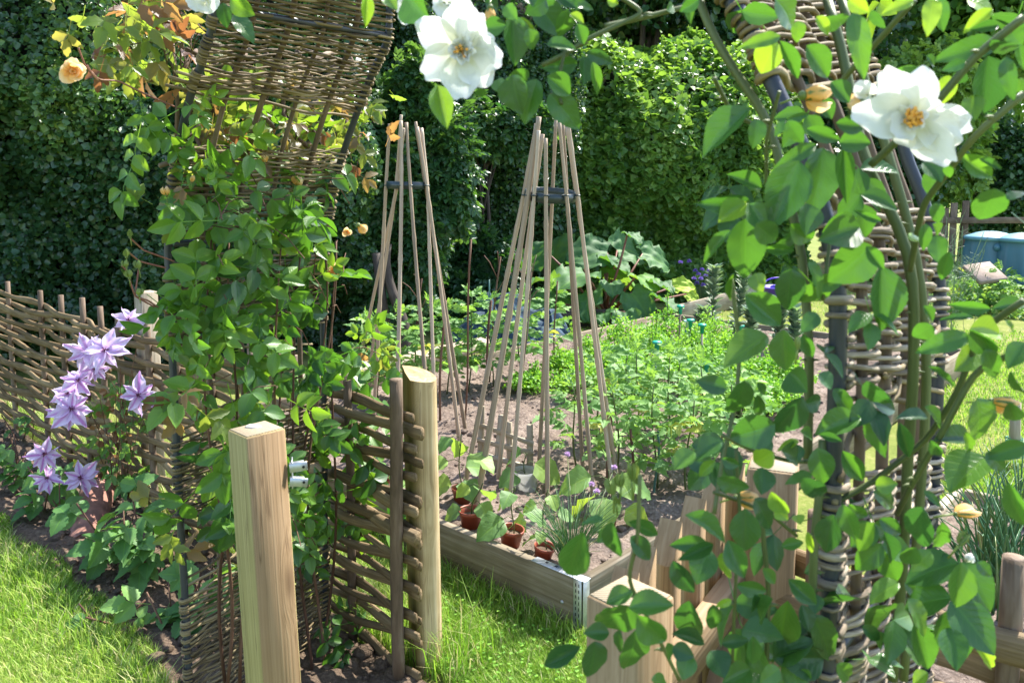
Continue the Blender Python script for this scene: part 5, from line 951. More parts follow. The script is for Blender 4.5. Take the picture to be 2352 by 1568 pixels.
for pts, r in (([(2050, 1560, 1.0), (2075, 1300, 1.0), (2085, 1050, .99), (2100, 850, .98), (2100, 640, .97), (2085, 540, .98), (2010, 430, 1.0), (1985, 380, 1.02), (1960, 250, 1.06), (1930, 90, 1.1), (1900, 0, 1.13)], .0068),
               ([(2075, 1560, 1.04), (2110, 1200, 1.04), (2130, 900, 1.03), (2125, 700, 1.03), (2100, 560, 1.04), (2040, 350, 1.07), (1990, 200, 1.1), (1950, 60, 1.14), (1930, -10, 1.15)], .0062),
               ([(1860, 1540, .92), (1870, 1250, .92), (1885, 1100, .93), (1890, 1010, .94)], .0050), ([(1855, 1060, .98), (1860, 800, .98), (1840, 560, 1.0), (1800, 420, 1.02), (1770, 280, 1.04), (1690, 170, 1.06), (1620, 50, 1.08), (1600, -20, 1.1)], .0058),
               ([(2352, 40, .80), (2240, 130, .82), (2130, 260, .84), (2000, 380, .88)], .0042), ([(2352, 215, .78), (2240, 310, .80), (2120, 470, .88), (2090, 620, .95)], .0036),
               ([(2352, 690, .82), (2250, 760, .86), (2200, 900, .88), (2130, 1010, .92), (2000, 1110, .95), (1870, 1180, .94)], .0036), ([(2352, 800, .80), (2240, 850, .84), (2160, 1000, .86), (2090, 1120, .9), (2060, 1180, .96)], .0036),
               ([(2100, 0, .86), (2020, 90, .90), (1930, 190, .96), (1850, 300, 1.0)], .0034), ([(1420, -10, .98), (1480, 30, .98), (1350, 90, .97), (1290, 130, .97), (1245, 150, .97)], .0030), ([(1600, 10, 1.0), (1480, 40, .99), (1390, 60, .98)], .0032), ([(1300, 100, .97), (1280, 200, .96), (1290, 240, .95)], .0020),
               ([(1470, 1090, .80), (1465, 1240, .80), (1440, 1330, .81), (1500, 1440, .84), (1560, 1560, .88)], .0022), ([(1690, 1030, .86), (1700, 1180, .86), (1690, 1330, .86), (1680, 1560, .88)], .0020), ([(1680, 640, .92), (1700, 800, .92), (1690, 930, .90), (1660, 1050, .88), (1640, 1180, .86)], .0024), ([(1760, 1560, .9), (1765, 1350, .9), (1750, 1200, .9)], .0030),
               ([(1830, 1230, .92), (1770, 1180, .9), (1700, 1150, .88), (1640, 1130, .86)], .0022), ([(1900, 1060, .94), (1820, 1060, .92), (1740, 1040, .88), (1660, 1000, .86)], .0024), ([(1930, 470, .96), (1905, 560, .92), (1890, 690, .9)], .002), ([(1760, 420, .98), (1760, 320, .95), (1790, 210, .92)], .0022), ([(1640, 180, .9), (1680, 260, .95), (1760, 300, 1.0)], .0026)):
    mb_ = MB(); main.append(stem_px(pts, r, 9, mb_))
    for k in range(7 if r > .0049 else 2):
        q_ = main[-1][rng.integers(2, 24)]; d_ = unit(np.array([rng.choice([-1, 1]), -.3, .25])); tube(mb_, [q_ + d_ * .002, q_ + d_ * .008, q_ + d_ * .0135 + [0, 0, -.002]], [.003, .0016, .0003], 5, .9)
    mb_.build('stem', M['rose_stem'], wr)
def spray_fill(pg, n_, d0, d1, L):
    P = []; x0, x1 = min(p[0] for p in pg), max(p[0] for p in pg); y0, y1 = min(p[1] for p in pg), max(p[1] for p in pg)
    while len(P) < n_:
        x, y = rng.uniform(x0, x1), rng.uniform(y0, y1)
        if inpoly(x, y, pg): P.append(PD(x, y, rng.uniform(d0, d1)))
    P = np.array(P); cn = unit(EYE - P); many(fl, ROSEN, P, rng.normal(0, .8, P.shape) + [0, 0, -.45], cn * .8 + [0, 0, .35] + rng.normal(0, .35, P.shape), L * rng.uniform(.8, 1.2, n_), None, np.clip(rng.normal(.45, .25, n_), 0, .9))
spray_fill([(1560, 1130), (1880, 1080), (2352, 1250), (2352, 1600), (1380, 1600), (1480, 1380)], 6, .84, 1.0, .125)
spray_fill([(1650, 300), (1880, 300), (1900, 1000), (1700, 1050)], 2, .94, 1.08, .10)
spray_fill([(2150, -20), (2352, -20), (2352, 500), (2250, 500)], 3, .88, 1.05, .10)
fl.build('foliage', M['white_rose_leaf'], wr)
def petal_t(b=.42, a=.62, cup=.25, curl=-.1, ruf=.05, notch=.06, sd=0, e=.80, rd=.24):
    ny, nx = 12, 10; y = np.linspace(0, 1, ny + 1); x = np.linspace(-1, 1, nx + 1); X, Y = np.meshgrid(x, y)
    w = np.power(np.maximum(np.sin(math.pi * (.03 + e * y ** .92)), 0), .65) * .5; w[0] = .08; w = w / w.max() * .5
    W = w[:, None] * X; Yt = Y * (1 - rd * (X ** 2) * Y + .03 * np.sin(X * 6 + sd * 2) * Y - notch * np.exp(-(X * 3) ** 2) * Y ** 6); Z = cup * X ** 2 * w[:, None] - curl * Y ** 2 + ruf * Y ** 2 * (np.sin(X * 5.2 + sd * 2.1) * .7 + np.sin(X * 2.1 + sd)) + .02 * np.sin(Y * 9 + X * 3 + sd)
    return dict(v=np.stack([W, Yt, Z], -1).reshape(-1, 3), q=grid_faces(nx, ny), uv=np.stack([X, Y, Y * 0], -1).reshape(-1, 3))
PET = [petal_t(sd=s_, cup=.18 + .1 * s_ % .3, curl=(-.12, .18, .05, -.2, .1)[s_]) for s_ in range(5)]
def px_flower(parent, k, c, d, petals, inner, nst, mat, stcol='anther', lift=.22):
    C = PD(*cp(k, *c), d); cn = cam_n(C); f = MB()
    for i, (tx, ty, w) in enumerate(petals):
        e = PD(*cp(k, tx, ty), d); L0 = np.linalg.norm(e - C); e = e + cn * L0 * rng.uniform(-.1, lift); b = C + (e - C) * .06 - cn * .004 * (i % 3); nn = cn + rng.normal(0, .15, 3)
        inst(f, PET[i % 5], b, e - b, nn, np.linalg.norm(e - b), w * .3418 / FPX * d, .5)
    R_ = np.mean([math.hypot(tx - c[0], ty - c[1]) for tx, ty, w in petals]) * .3418 / FPX * d
    up = unit(UPV - cn * np.dot(UPV, cn)); rt = np.cross(up, cn)
    for i in range(inner):
        a = i * 2.4; dr = rt * math.cos(a) + up * math.sin(a) + cn * rng.uniform(.4, 1.3); inst(f, PET[i % 5], C + cn * .004 + (rt * math.cos(a) + up * math.sin(a)) * R_ * .05, dr, cn + rng.normal(0, .4, 3), R_ * rng.uniform(.22, .42), R_ * rng.uniform(.16, .3), .5)
    o = f.build('flower', mat, parent)
    if nst:
        m = MB()
        for i in range(nst):
            a = rng.uniform(0, 6.28); dr = unit(cn + (rt * math.cos(a) + up * math.sin(a)) * rng.uniform(.1, .9)); p = C + cn * .003; e = p + dr * R_ * rng.uniform(.2, .30); tube(m, [p, e], .0004, 4, .5, False); blob(m, e, .0016, (1, 1, 1), .1)
        m.build('stamens', M[stcol], o)
    return o
px_flower(wr, 'E', (915, 335), .90, [(940, -20, 270), (600, 150, 240), (650, 520, 260), (900, 690, 270), (1110, 570, 260), (1215, 420, 260), (1150, 270, 200), (1040, 60, 220)], 22, 10, M['petal_white'])
px_flower(wr, 'A', (1610, 790), .78, [(1400, 440, 250), (1690, 440, 230), (1185, 760, 300), (1440, 920, 220), (1800, 680, 170), (2000, 830, 260), (1950, 960, 280), (1880, 1105, 260), (1660, 1010, 300)], 8, 80, M['petal_white'], lift=.35)
px_flower(wr, 'A', (1300, 640), .86, [(1230, 540, 120), (1210, 700, 120), (1330, 560, 110), (1290, 760, 120)], 4, 0, M['petal_white'])
px_flower(wr, 'E', (540, 50), 1.15, [(480, 20, 110), (540, 170, 110), (600, 90, 120), (560, -60, 120)], 4, 12, M['petal_white'])
px_flower(wr, 'E', (800, 20), 1.02, [(770, 120, 130), (740, -40, 120), (830, -60, 130)], 3, 0, M['petal_white'])
px_flower(wr, 'O', (1385, 0), 1.5, [(1250, 20, 130), (1330, 75, 150), (1420, 80, 150), (1490, 30, 140), (1380, -80, 150)], 5, 0, M['petal_white'])
def bud(parent, k, b, t_, w, d, mat, sep=True, r=(0, 0)):
    p = PD(*cp(k, *b), d); e = PD(*cp(k, *t_), d); D = e - p; L = np.linalg.norm(D); f = MB(); ww = w * .3418 / FPX * d
    ax = unit(D); s1 = unit(np.cross(ax, [.3, .2, .9])); s2 = np.cross(ax, s1); nn_, kk = 20, 14; th = np.arange(nn_) * 2 * math.pi / nn_; zz = np.linspace(0, 1, kk); pr = .5 * np.power(np.sin(math.pi * (.10 + .80 * zz)), .8) * (1 - .25 * zz); ph = rng.uniform(0, 6)
    V = []; uu = []
    for j, z in enumerate(zz):
        w2 = pr[j] * ww * (1 + .13 * z * np.abs(np.sin(1.5 * th + 3.2 * z + ph)) + .05 * np.sin(5 * th - 4 * z)); V.append(p + ax * L * (z + .05 * z * np.sin(2 * th + ph))[:, None] + s1 * (np.cos(th) * w2)[:, None] + s2 * (np.sin(th) * w2)[:, None]); uu.append(np.stack([th * 0, th * 0 + z, th * 0], -1))
    i_ = np.arange(kk - 1)[:, None] * nn_; j_ = np.arange(nn_)[None]; f.add(np.concatenate(V), np.stack([i_ + j_, i_ + (j_ + 1) % nn_, i_ + nn_ + (j_ + 1) % nn_, i_ + nn_ + j_], -1).reshape(-1, 4), None, .5, np.concatenate(uu))
    for i in range(1):
        a = i * 2.09 + ph; q_ = s1 * math.cos(a) + s2 * math.sin(a); inst(f, petal_t(cup=-.6, curl=.10, ruf=.06, sd=i), p + q_ * ww * .34, ax + q_ * .12, -q_, L * 1.02, ww * .8, .5)
    o = f.build('bud', mat, parent)
    if sep:
        m = MB(); blob(m, p - unit(D) * ww * .12, ww * .26, (1, 1, 1), .05); 
        for i in range(5):
            a = i * 1.257; q_ = s1 * math.cos(a) + s2 * math.sin(a); inst(m, leaf_t(2, 5, a=.6, b=.8, fold=.1, curl=-.2), p + q_ * ww * .3, unit(D) + q_ * .35, -q_, L * .75, ww * .34, rng.random())
        tube(m, [p - unit(D) * L * .9 + [0, .004, -.006], p - unit(D) * ww * .2], .0012, 5); m.build('sepals', M['sepal'], o)
    return o
bud(wr, 'A', (880, 640), (1055, 620), 130, .88, M['petal_apricot']); bud(wr, 'A', (1250, 690), (1170, 710), 90, .86, M['petal_apricot']); bud(wr, 'B', (2140, 1180), (2320, 1200), 80, .84, M['petal_apricot']); bud(wr, 'C', (430, 320), (560, 310), 85, .9, M['petal_apricot']); bud(wr, 'C', (1900, 430), (2060, 430), 60, .88, M['petal_apricot']); bud(wr, 'E', (1110, 60), (1110, 170), 80, 1.0, M['petal_apricot']); bud(wr, 'C', (1960, 750), (2000, 700), 60, .95, M['petal_white'])
for b, t_, k in (((1940, 300), (1935, 190), 'D'), ((1990, 250), (2000, 150), 'D'), ((2060, 200), (2040, 80), 'D'), ((2110, 240), (2115, 160), 'D'), ((1955, 360), (1940, 300), 'D'), ((1920, 640), (1990, 570), 'C'), ((830, 830), (835, 750), 'B')): bud(wr, k, b, t_, 36, .82, M['sepal'])

# ---- left rose with apricot flowers
lrz = thing('climbing_rose', [-.80, 2.25, 0], 'apricot flowered climbing rose covering the left leg of the arch', 'climbing rose')
LN = unit(np.array([.89, -.45, 0])); lp = np.array([(LF[0] + LR[0]) / 2, (LF[1] + LR[1]) / 2, 0])
def leg_pts(pg, n_, o0, o1):
    x0, x1 = min(p[0] for p in pg), max(p[0] for p in pg); y0, y1 = min(p[1] for p in pg), max(p[1] for p in pg); out = []
    while len(out) < n_:
        x, y = rng.uniform(x0, x1), rng.uniform(y0, y1)
        if inpoly(x, y, pg): out.append(PP(x, y, lp, LN) + LN * rng.uniform(o0, o1))
    return np.array(out)
def scatter_leaves(mb, Ts, P, L, rn, down=.6, up=.45, cam=.8):
    n_ = len(P); cn = unit(EYE - P); nn = cn * cam + np.array([0, 0, up]) + rng.normal(0, .42, P.shape); D = rng.normal(0, .75, P.shape) * [1, .6, 1] + np.array([0, 0, -down])
    many(mb, Ts, P, D, nn, L * rng.uniform(.75, 1.25, n_), None, np.clip(rng.normal(rn[0], rn[1], n_), 0, .93))
lf = MB()
dense = [(400, 470), (470, 390), (560, 380), (700, 400), (780, 430), (760, 560), (745, 700), (800, 830), (860, 950), (860, 1080), (790, 1200), (700, 1200), (560, 1180), (440, 1150), (405, 1040), (420, 860), (370, 760), (380, 600)]
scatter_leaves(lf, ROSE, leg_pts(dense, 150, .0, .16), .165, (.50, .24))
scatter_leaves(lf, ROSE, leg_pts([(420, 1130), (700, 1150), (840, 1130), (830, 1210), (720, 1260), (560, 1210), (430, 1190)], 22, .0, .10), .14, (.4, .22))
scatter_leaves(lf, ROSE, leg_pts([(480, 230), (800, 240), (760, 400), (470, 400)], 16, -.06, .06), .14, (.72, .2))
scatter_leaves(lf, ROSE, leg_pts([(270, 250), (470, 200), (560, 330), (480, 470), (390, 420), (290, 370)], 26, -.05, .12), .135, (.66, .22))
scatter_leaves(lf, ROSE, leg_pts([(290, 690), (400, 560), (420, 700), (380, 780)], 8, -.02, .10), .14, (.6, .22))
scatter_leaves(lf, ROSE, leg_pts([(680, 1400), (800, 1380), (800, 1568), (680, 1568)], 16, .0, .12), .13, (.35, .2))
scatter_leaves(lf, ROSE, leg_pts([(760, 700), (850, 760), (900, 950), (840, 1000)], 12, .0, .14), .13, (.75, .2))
sb_ = MB()
for k in range(9):
    x0 = rng.uniform(455, 720); x1 = x0 + rng.uniform(-60, 70); pts = []
    for f in np.linspace(0, 1, 16): pts.append(PP(x0 + (x1 - x0) * f + 14 * math.sin(f * 7 + k), 1560 - f * rng.uniform(1000, 1010), lp, LN) + LN * (.02 + .05 * math.sin(f * 3 + k) ** 2))
    tube(sb_, pts, np.linspace(.0055, .0025, 16), 7, rng.random())
for k in range(60):
    P = leg_pts(dense, 1, .02, .1)[0]; e = P + rng.normal(0, .06, 3) + LN * .03; tube(sb_, [P, (P + e) / 2 + [0, 0, .015], e], .0016, 5, rng.random(), False)
sb_.build('stems', M['twig'], lrz); lf.build('foliage', M['rose'], lrz)
def d_at(x, y, off=.1): return float((PP(x, y, lp, LN) + LN * off)[1])
def rose_flower(k, c, rad, n_=14, side=None):
    X, Y = cp(k, *c); d = d_at(X, Y, .12); pet = []
    for i in range(n_):
        a = i * 2.4; r_ = rad * (1 - .55 * i / n_); pet.append((c[0] + r_ * math.cos(a), c[1] + r_ * math.sin(a), rad * (1.0 - .3 * i / n_)))
    return px_flower(lrz, k, c, d, pet, 9, 0, M['petal_apricot'], lift=.7)
rose_flower('O', (488, 480), 105); rose_flower('F', (2250, 312), 68); rose_flower('O', (2330, 1560), 40, 8)
for k, b, t_, w in (('O', (1985, 1240), (2025, 1195), 70), ('O', (2225, 1020), (2265, 975), 50), ('O', (1375, 855), (1375, 800), 36), ('E', (230, 1520), (275, 1560), 70), ('F', (1915, 810), (1945, 760), 50), ('O', (1120, 1310), (1120, 1255), 44), ('O', (1290, 1220), (1300, 1180), 34), ('O', (1775, 1090), (1765, 1040), 34), ('F', (870, 350), (870, 300), 44), ('F', (850, 280), (845, 235), 34), ('F', (935, 290), (930, 235), 34), ('F', (935, 470), (930, 425), 40), ('F', (875, 80), (870, 30), 34), ('F', (850, 210), (850, 160), 44), ('F', (1700, 1330), (1700, 1290), 50)):
    X, Y = cp(k, *b); bud(lrz, k, b, t_, w, d_at(X, Y, .12), M['petal_apricot'] if w > 45 or k == 'O' else M['sepal'])
for pts in ([(210, 165), (225, 185), (270, 185), (330, 215), (400, 245)], [(200, 150), (215, 175), (225, 185)], [(180, 110), (195, 150), (215, 175)], [(355, 705), (310, 680), (290, 620), (280, 610)], [(310, 680), (318, 620), (320, 605)], [(385, 720), (340, 690), (310, 680)], [(297, 545), (330, 575), (400, 600)], [(290, 575), (320, 600), (380, 615)]):
    rs = MB(); stem_px([(x, y, d_at(x, y, .10)) for x, y in pts], .0022, 6, rs); rs.build('flower_stalk', M['red_stem'], lrz)

# ---- bronze leaved climber over the top of the left leg
mt = thing('clematis_montana', [-.72, 2.45, 0], 'bronze leaved climber with woody stems on top of the left arch leg', 'climber'); lf = MB(); sm = MB()
scatter_leaves(lf, MONT, leg_pts([(255, -20), (470, -20), (470, 150), (380, 190), (280, 130)], 75, -.25, .05), .105, (.5, .3), .2)
scatter_leaves(lf, MONT, leg_pts([(470, 190), (880, 210), (870, 260), (800, 350), (600, 360), (480, 340)], 150, -.12, .02), .10, (.55, .3), .3)
scatter_leaves(lf, MONT, leg_pts([(790, 200), (870, 190), (880, 400), (830, 480), (780, 400)], 10, -.05, .1), .10, (.5, .25), .3)
scatter_leaves(lf, MONT, leg_pts([(780, 700), (860, 740), (840, 880), (790, 800)], 5, .0, .12), .10, (.5, .25), .3)
scatter_leaves(lf, MONT, leg_pts([(300, 480), (390, 380), (400, 520)], 5, .0, .1), .09, (.45, .2), .0)
scatter_leaves(lf, MONT, leg_pts([(300, 860), (400, 830), (460, 900), (380, 970)], 9, .02, .16), .10, (.6, .3), .4)
scatter_leaves(lf, MONT, leg_pts([(310, 1100), (410, 1090), (410, 1300), (360, 1290)], 4, .0, .1), .10, (.35, .15), .0)
for k in range(12):
    x = 480 + 30 * k; pts = [PP(x + (f - .5) * rng.uniform(-120, 160) + 8 * math.sin(f * 6 + k), 380 - f * 270, lp, LN) - LN * rng.uniform(.03, .12) for f in np.linspace(0, 1, 10)]; tube(sm, pts, rng.uniform(.004, .0095), 7, rng.random())
for k in range(26):
    a = PD(rng.uniform(385, 440), rng.uniform(60, 200), 2.25); e = PD(rng.uniform(255, 470), rng.uniform(-30, 110), 2.25 + rng.uniform(-.15, .1)); tube(sm, [a, (a + e) / 2 + [0, 0, .02], e], .0017, 5, rng.random(), False)
tube(sm, [PD(405, 330, 2.3), PD(408, 240, 2.3), PD(402, 170, 2.3), PD(395, 90, 2.3)], .006, 8, .4); sm.build('stems', M['hazel_bark'], mt); lf.build('foliage', M['bronze'], mt)
px_flower(mt, 'O', (2420, 420), 2.45, [(2400, 380, 40), (2440, 440, 40), (2420, 470, 40), (2390, 430, 40)], 3, 0, M['petal_white'])

# ------------------------------------------------------------------ lilac clematis on the fence
cl = thing('clematis', [PZ(265, 1120)[0], PZ(265, 1120)[1], 0], 'clematis with lilac striped flowers in front of the wattle fence', 'clematis'); CP = [petal_t(sd=s_, cup=.35, curl=(.02, .15, -.06, .1, .2)[s_], ruf=.09, notch=-.10, e=.88, rd=.16) for s_ in range(5)]
for T in CP: T['v'][:, 0] *= 1.0
def clem(k, c, r, bar, d, tilt=(0, 0, 0)):
    C = PD(*cp(k, *c), d); cn = unit(cam_n(C) + np.array(tilt)); up = unit(UPV - cn * np.dot(UPV, cn)); rt = np.cross(up, cn); f = MB(); a0 = rng.uniform(0, 6.28); R_ = r * .3418 / FPX * d
    for i in range(8):
        a = a0 + i * math.pi / 4 + rng.normal(0, .13); dr = rt * math.cos(a) + up * math.sin(a) + cn * rng.uniform(-.3, .4) - np.array([0, 0, .12]); L = R_ * rng.uniform(.78, 1.12); inst(f, CP[i % 5], C + dr * R_ * .06 + cn * .002 * (i % 2), dr, cn + rng.normal(0, .38, 3), L, L * rng.uniform(.48, .66), bar * rng.uniform(.8, 1.1))
    o = f.build('flower', M['petal_clem'], cl); m = MB()
    for i in range(26):
        a = rng.uniform(0, 6.28); dr = unit(cn * rng.uniform(.5, 1) + (rt * math.cos(a) + up * math.sin(a)) * .8); e = C + cn * .002 + dr * R_ * rng.uniform(.15, .24); tube(m, [C, e], .0009, 4, .5, False)
    m.build('stamens', M['anther_dark'], o)
cfd = 3.62
for k, c, r, bar, dd_, tl in (('F', (865, 640), 100, .35, .1, (0, 0, .3)), ('F', (705, 840), 150, .45, -.05, (0, 0, .3)), ('F', (595, 850), 135, .75, .0, (-.3, 0, .1)), ('F', (635, 965), 92, .85, .05, (0, 0, 0)), ('F', (525, 1045), 105, .8, .0, (0, 0, .5)), ('F', (455, 1130), 110, .75, .03, (-.2, 0, .4)), ('F', (480, 1235), 135, .9, -.08, (0, 0, 0)), ('F', (420, 1270), 110, .85, .0, (-.4, 0, -.2)), ('F', (930, 1140), 130, .9, -.12, (.2, 0, 0)), ('F', (300, 1540), 110, .95, .0, (0, 0, .1)), ('G', (315, 190), 100, 1.0, .0, (0, 0, .2)), ('G', (540, 185), 118, .9, .0, (.1, 0, -.1))):
    clem(k, c, r, bar, cfd + dd_, tl)
lf = MB(); sm = MB(); cx = np.array([[PD(x, y, cfd + .15 + rng.uniform(-.08, .12))] for x, y in [(rng.normal(265, 42), rng.uniform(860, 1110)) for _ in range(60)]]).reshape(-1, 3)
scatter_leaves(lf, MONT, cx, .10, (.6, .2), .5)
lf.build('foliage', M['rasp'], cl); dl = MB(); dx = np.array([PD(rng.normal(258, 26), rng.uniform(880, 1090), cfd + .12) for _ in range(46)]); scatter_leaves(dl, [T_mid], dx, .03, (.4, .3), .9); dl.build('withered_leaves', M['dry'], cl)
for k in range(14):
    b = PD(rng.normal(275, 12), 1125, cfd + .15); e = PD(rng.uniform(150, 320), rng.uniform(780, 1060), cfd + .05); tube(sm, [b, b * .6 + e * .4 + [rng.normal(0, .05), 0, .05], e], .0017, 5, rng.random(), False)
for x, y in ((102, 1045), (110, 1100), (185, 1095)):
    b = PD(255, 1110, cfd + .12); e = PD(x, y, cfd + .01); tube(sm, [b, (b + e) / 2 + [0, 0, .05], e], .0017, 5, .5, False)
sm.build('stems', M['twig'], cl)

# raspberries, tile
def raspberry(x, y, h, n_, ls, label, seed, sp=.16):
    g_ = np.random.default_rng(seed); c = PZ(x, y, 0); t = thing('raspberry_plant', c, label, 'raspberry plant', 'young raspberry plants in the border'); st = MB(); lf = MB()
    for j in range(3):
        e = c + np.array([g_.normal(0, .07), g_.normal(0, .06), h * g_.uniform(.6, 1.05)]); b = c + np.array([g_.normal(0, .04), g_.normal(0, .03), -.02]); tube(st, [b, (b + e) / 2, e], .0035, 6, g_.random())
        for k in range(n_ // 3):
            f = .3 + .7 * (k + .5) / (n_ / 3); p = b + (e - b) * f; a = g_.uniform(0, 6.28); d = np.array([math.cos(a), math.sin(a) * .8 - .3, g_.uniform(-.3, .4)]); s_ = ls * g_.uniform(.7, 1.25); many(lf, RASP, p[None], d, np.array([d[0] * .2, -.6, .9]) + g_.normal(0, .2, 3), s_ * 1.3, None, g_.uniform(.2, 1))
    st.build('stems', M['twig'], t); lf.build('foliage', M['rasp'], t)
for a in ((40, 1130, .30, 10, .11, 'raspberry plant at the left edge beside the clematis flowers', 1), (130, 1190, .28, 12, .12, 'raspberry plant just below the lilac clematis flowers', 2), (275, 1300, .30, 12, .13, 'raspberry plant right of the broken clay tile', 3), (340, 1330, .36, 15, .13, 'largest raspberry plant beside the dark arch hoop', 4), (262, 1440, .10, 5, .09, 'small raspberry sucker in front of the others', 5), (395, 1440, .17, 7, .15, 'raspberry plant with a large sunlit leaf at the hoop foot', 6), (490, 1430, .25, 9, .12, 'raspberry plant growing inside the left arch leg', 7), (70, 1010, .25, 8, .08, 'raspberry plant at the foot of the shaded hurdle', 8)): raspberry(*a)
p0, p1 = PZ(190, 1235, .01), PZ(235, 1125, .01); c = (p0 + p1) / 2; d = unit(p1 - p0 + np.array([0, 0, .14])); o = thing('clay_ridge_tile', [c[0], c[1], 0], 'broken weathered clay ridge tile lying in the soil border', 'tile'); s_ = unit(np.cross(d, [0, 0, 1])); u_ = np.cross(s_, d)
mb = MB(); th = np.linspace(.15, math.pi - .15, 12); L = np.linalg.norm(p1 - p0); ys = np.linspace(-.5, .5, 9); V = []
for rr in (.085, .070):
    for y in ys:
        for a in th: V.append(c + d * y * L * (1 + .10 * (math.sin(a * 3) if abs(y) > .45 else 0)) + s_ * rr * math.cos(a) + u_ * (rr * math.sin(a) * .9 + .0))
k = len(th); n1 = 9 * k; q = []
for i in range(8):
    for j in range(k - 1):
        q.append((i * k + j, i * k + j + 1, (i + 1) * k + j + 1, (i + 1) * k + j)); q.append((n1 + i * k + j + 1, n1 + i * k + j, n1 + (i + 1) * k + j, n1 + (i + 1) * k + j + 1))
for i in range(8):
    for j, w_ in ((0, 1), (k - 1, -1)): q.append((i * k + j, (i + 1) * k + j, n1 + (i + 1) * k + j, n1 + i * k + j))
for j in range(k - 1):
    for i in (0, 8): q.append((i * k + j, i * k + j + 1, n1 + i * k + j + 1, n1 + i * k + j))
mb.add(np.array(V), q); mb.build('tile_body', M['tile'], o)

# ------------------------------------------------------------------ hedges and trees
def hedge(name, A, B, h0, h1, dep, n_, ls, T, mat, label, cat, seed, amp=.22, round_=.55, top_n=.3, rr=(.45, .25), updir=.5):
    g_ = np.random.default_rng(seed); A = np.asarray(A, float); B = np.asarray(B, float); d = B - A; L = np.linalg.norm(d); d = d / L; nf = np.array([d[1], -d[0]])
    if nf[1] > 0: nf = -nf
    def prof(s_, h):                      # s 0..1 up the face, 1..2 over the top ; returns outward offset, z, normal
        a = np.clip((s_ - .62) / .38, 0, 1) * math.pi / 2; r_ = round_
        z = np.where(s_ < .62, s_ / .62 * (h - r_), h - r_ + r_ * np.sin(a)); off = np.where(s_ < .62, .0, -r_ * (1 - np.cos(a)))
        off = np.where(s_ > 1, -r_ - (s_ - 1) * dep, off); z = np.where(s_ > 1, h, z); nz = np.where(s_ < .62, .08, np.sin(a)); nz = np.where(s_ > 1, 1.0, nz); return off, z, nz
    def place(u, s_, inward):
        h = h0 + (h1 - h0) * u; off, z, nz = prof(s_, h); q_ = np.stack([u * L, s_ * 3, u * 0 + seed], -1); b = amp * fbm(q_ * np.array([.9, 1.0, 1]), 3) + amp * .5 * fbm(q_ * 3.1, 2)
        nh = np.sqrt(np.maximum(1 - nz ** 2, 0)); nn = np.stack([nf[0] * nh, nf[1] * nh, nz], -1); p = np.stack([A[0] + d[0] * u * L + nf[0] * off, A[1] + d[1] * u * L + nf[1] * off, z], -1); return p + nn * (b - inward)[:, None], nn
    t = thing(name, [*((A + B) / 2), 0], label, cat)
    u = g_.random(n_); s_ = np.where(g_.random(n_) < top_n, g_.uniform(.6, 1.7, n_), g_.uniform(0, .75, n_)); inw = np.clip(g_.exponential(.09, n_) - .05, -.10, .45)
    P, nn = place(u, s_, inw); D = g_.normal(0, .7, P.shape) + nn * .35 + np.array([0, 0, -.35]); Nn = nn * .8 + np.array([0, 0, updir]) + g_.normal(0, .5, P.shape)
    tone = rr[0] + rr[1] * fbm(P * 1.4 + seed, 2) + g_.normal(0, .18, n_); mb = MB(); sz = ls * g_.uniform(.5, 1.55, n_)
    many(mb, T, P, D, Nn, sz, None, np.clip(tone, 0, 1))
    # young shoots sticking out of the top
    ns = int(L * 44); u = g_.random(ns); s2 = np.where(g_.random(ns) < .6, g_.uniform(.5, 1.3, ns), g_.uniform(.1, .6, ns)); P0, n0 = place(u, s2, np.zeros(ns))
    for i in range(ns):
        e = P0[i] + unit(n0[i] + np.array([0, 0, .8]) + g_.normal(0, .4, 3)) * g_.uniform(.08, .3); m = 7; f = g_.uniform(.2, 1, (m, 1)); many(mb, T, P0[i] + (e - P0[i]) * f, g_.normal(0, .6, (m, 3)) + [0, 0, .4], g_.normal(0, .6, (m, 3)) + [0, -.2, .7], ls * .7, None, g_.uniform(.6, 1, m)); tube(mb, [P0[i], e], .003, 4, .5, False)
    mb.build('foliage', mat, t)
    gu, gs = np.meshgrid(np.linspace(0, 1, int(L * 7)), np.linspace(0, 1.9, 40)); Pc, _ = place(gu.ravel(), gs.ravel(), np.full(gu.size, .30)); cm = MB().add(Pc, grid_faces(gu.shape[1] - 1, gu.shape[0] - 1)); cm.build('dark_backing', M['core'], t)  # solid backing sheet behind the leaves; inner shade is put into its colour
    return t
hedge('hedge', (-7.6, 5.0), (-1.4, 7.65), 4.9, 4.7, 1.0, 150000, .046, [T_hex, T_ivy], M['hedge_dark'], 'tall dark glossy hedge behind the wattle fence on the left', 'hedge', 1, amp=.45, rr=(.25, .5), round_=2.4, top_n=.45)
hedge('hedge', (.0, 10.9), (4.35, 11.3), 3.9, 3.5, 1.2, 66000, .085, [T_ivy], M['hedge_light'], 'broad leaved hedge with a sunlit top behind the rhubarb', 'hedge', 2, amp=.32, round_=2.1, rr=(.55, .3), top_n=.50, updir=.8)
hedge('hedge', (-2.0, 9.7), (.9, 10.6), 4.6, 4.1, 1.2, 52000, .050, [T_hex], M['hedge_dark'], 'darkest stretch of hedge between the two cane wigwams', 'hedge', 4, amp=.30, rr=(.25, .2), round_=1.0)
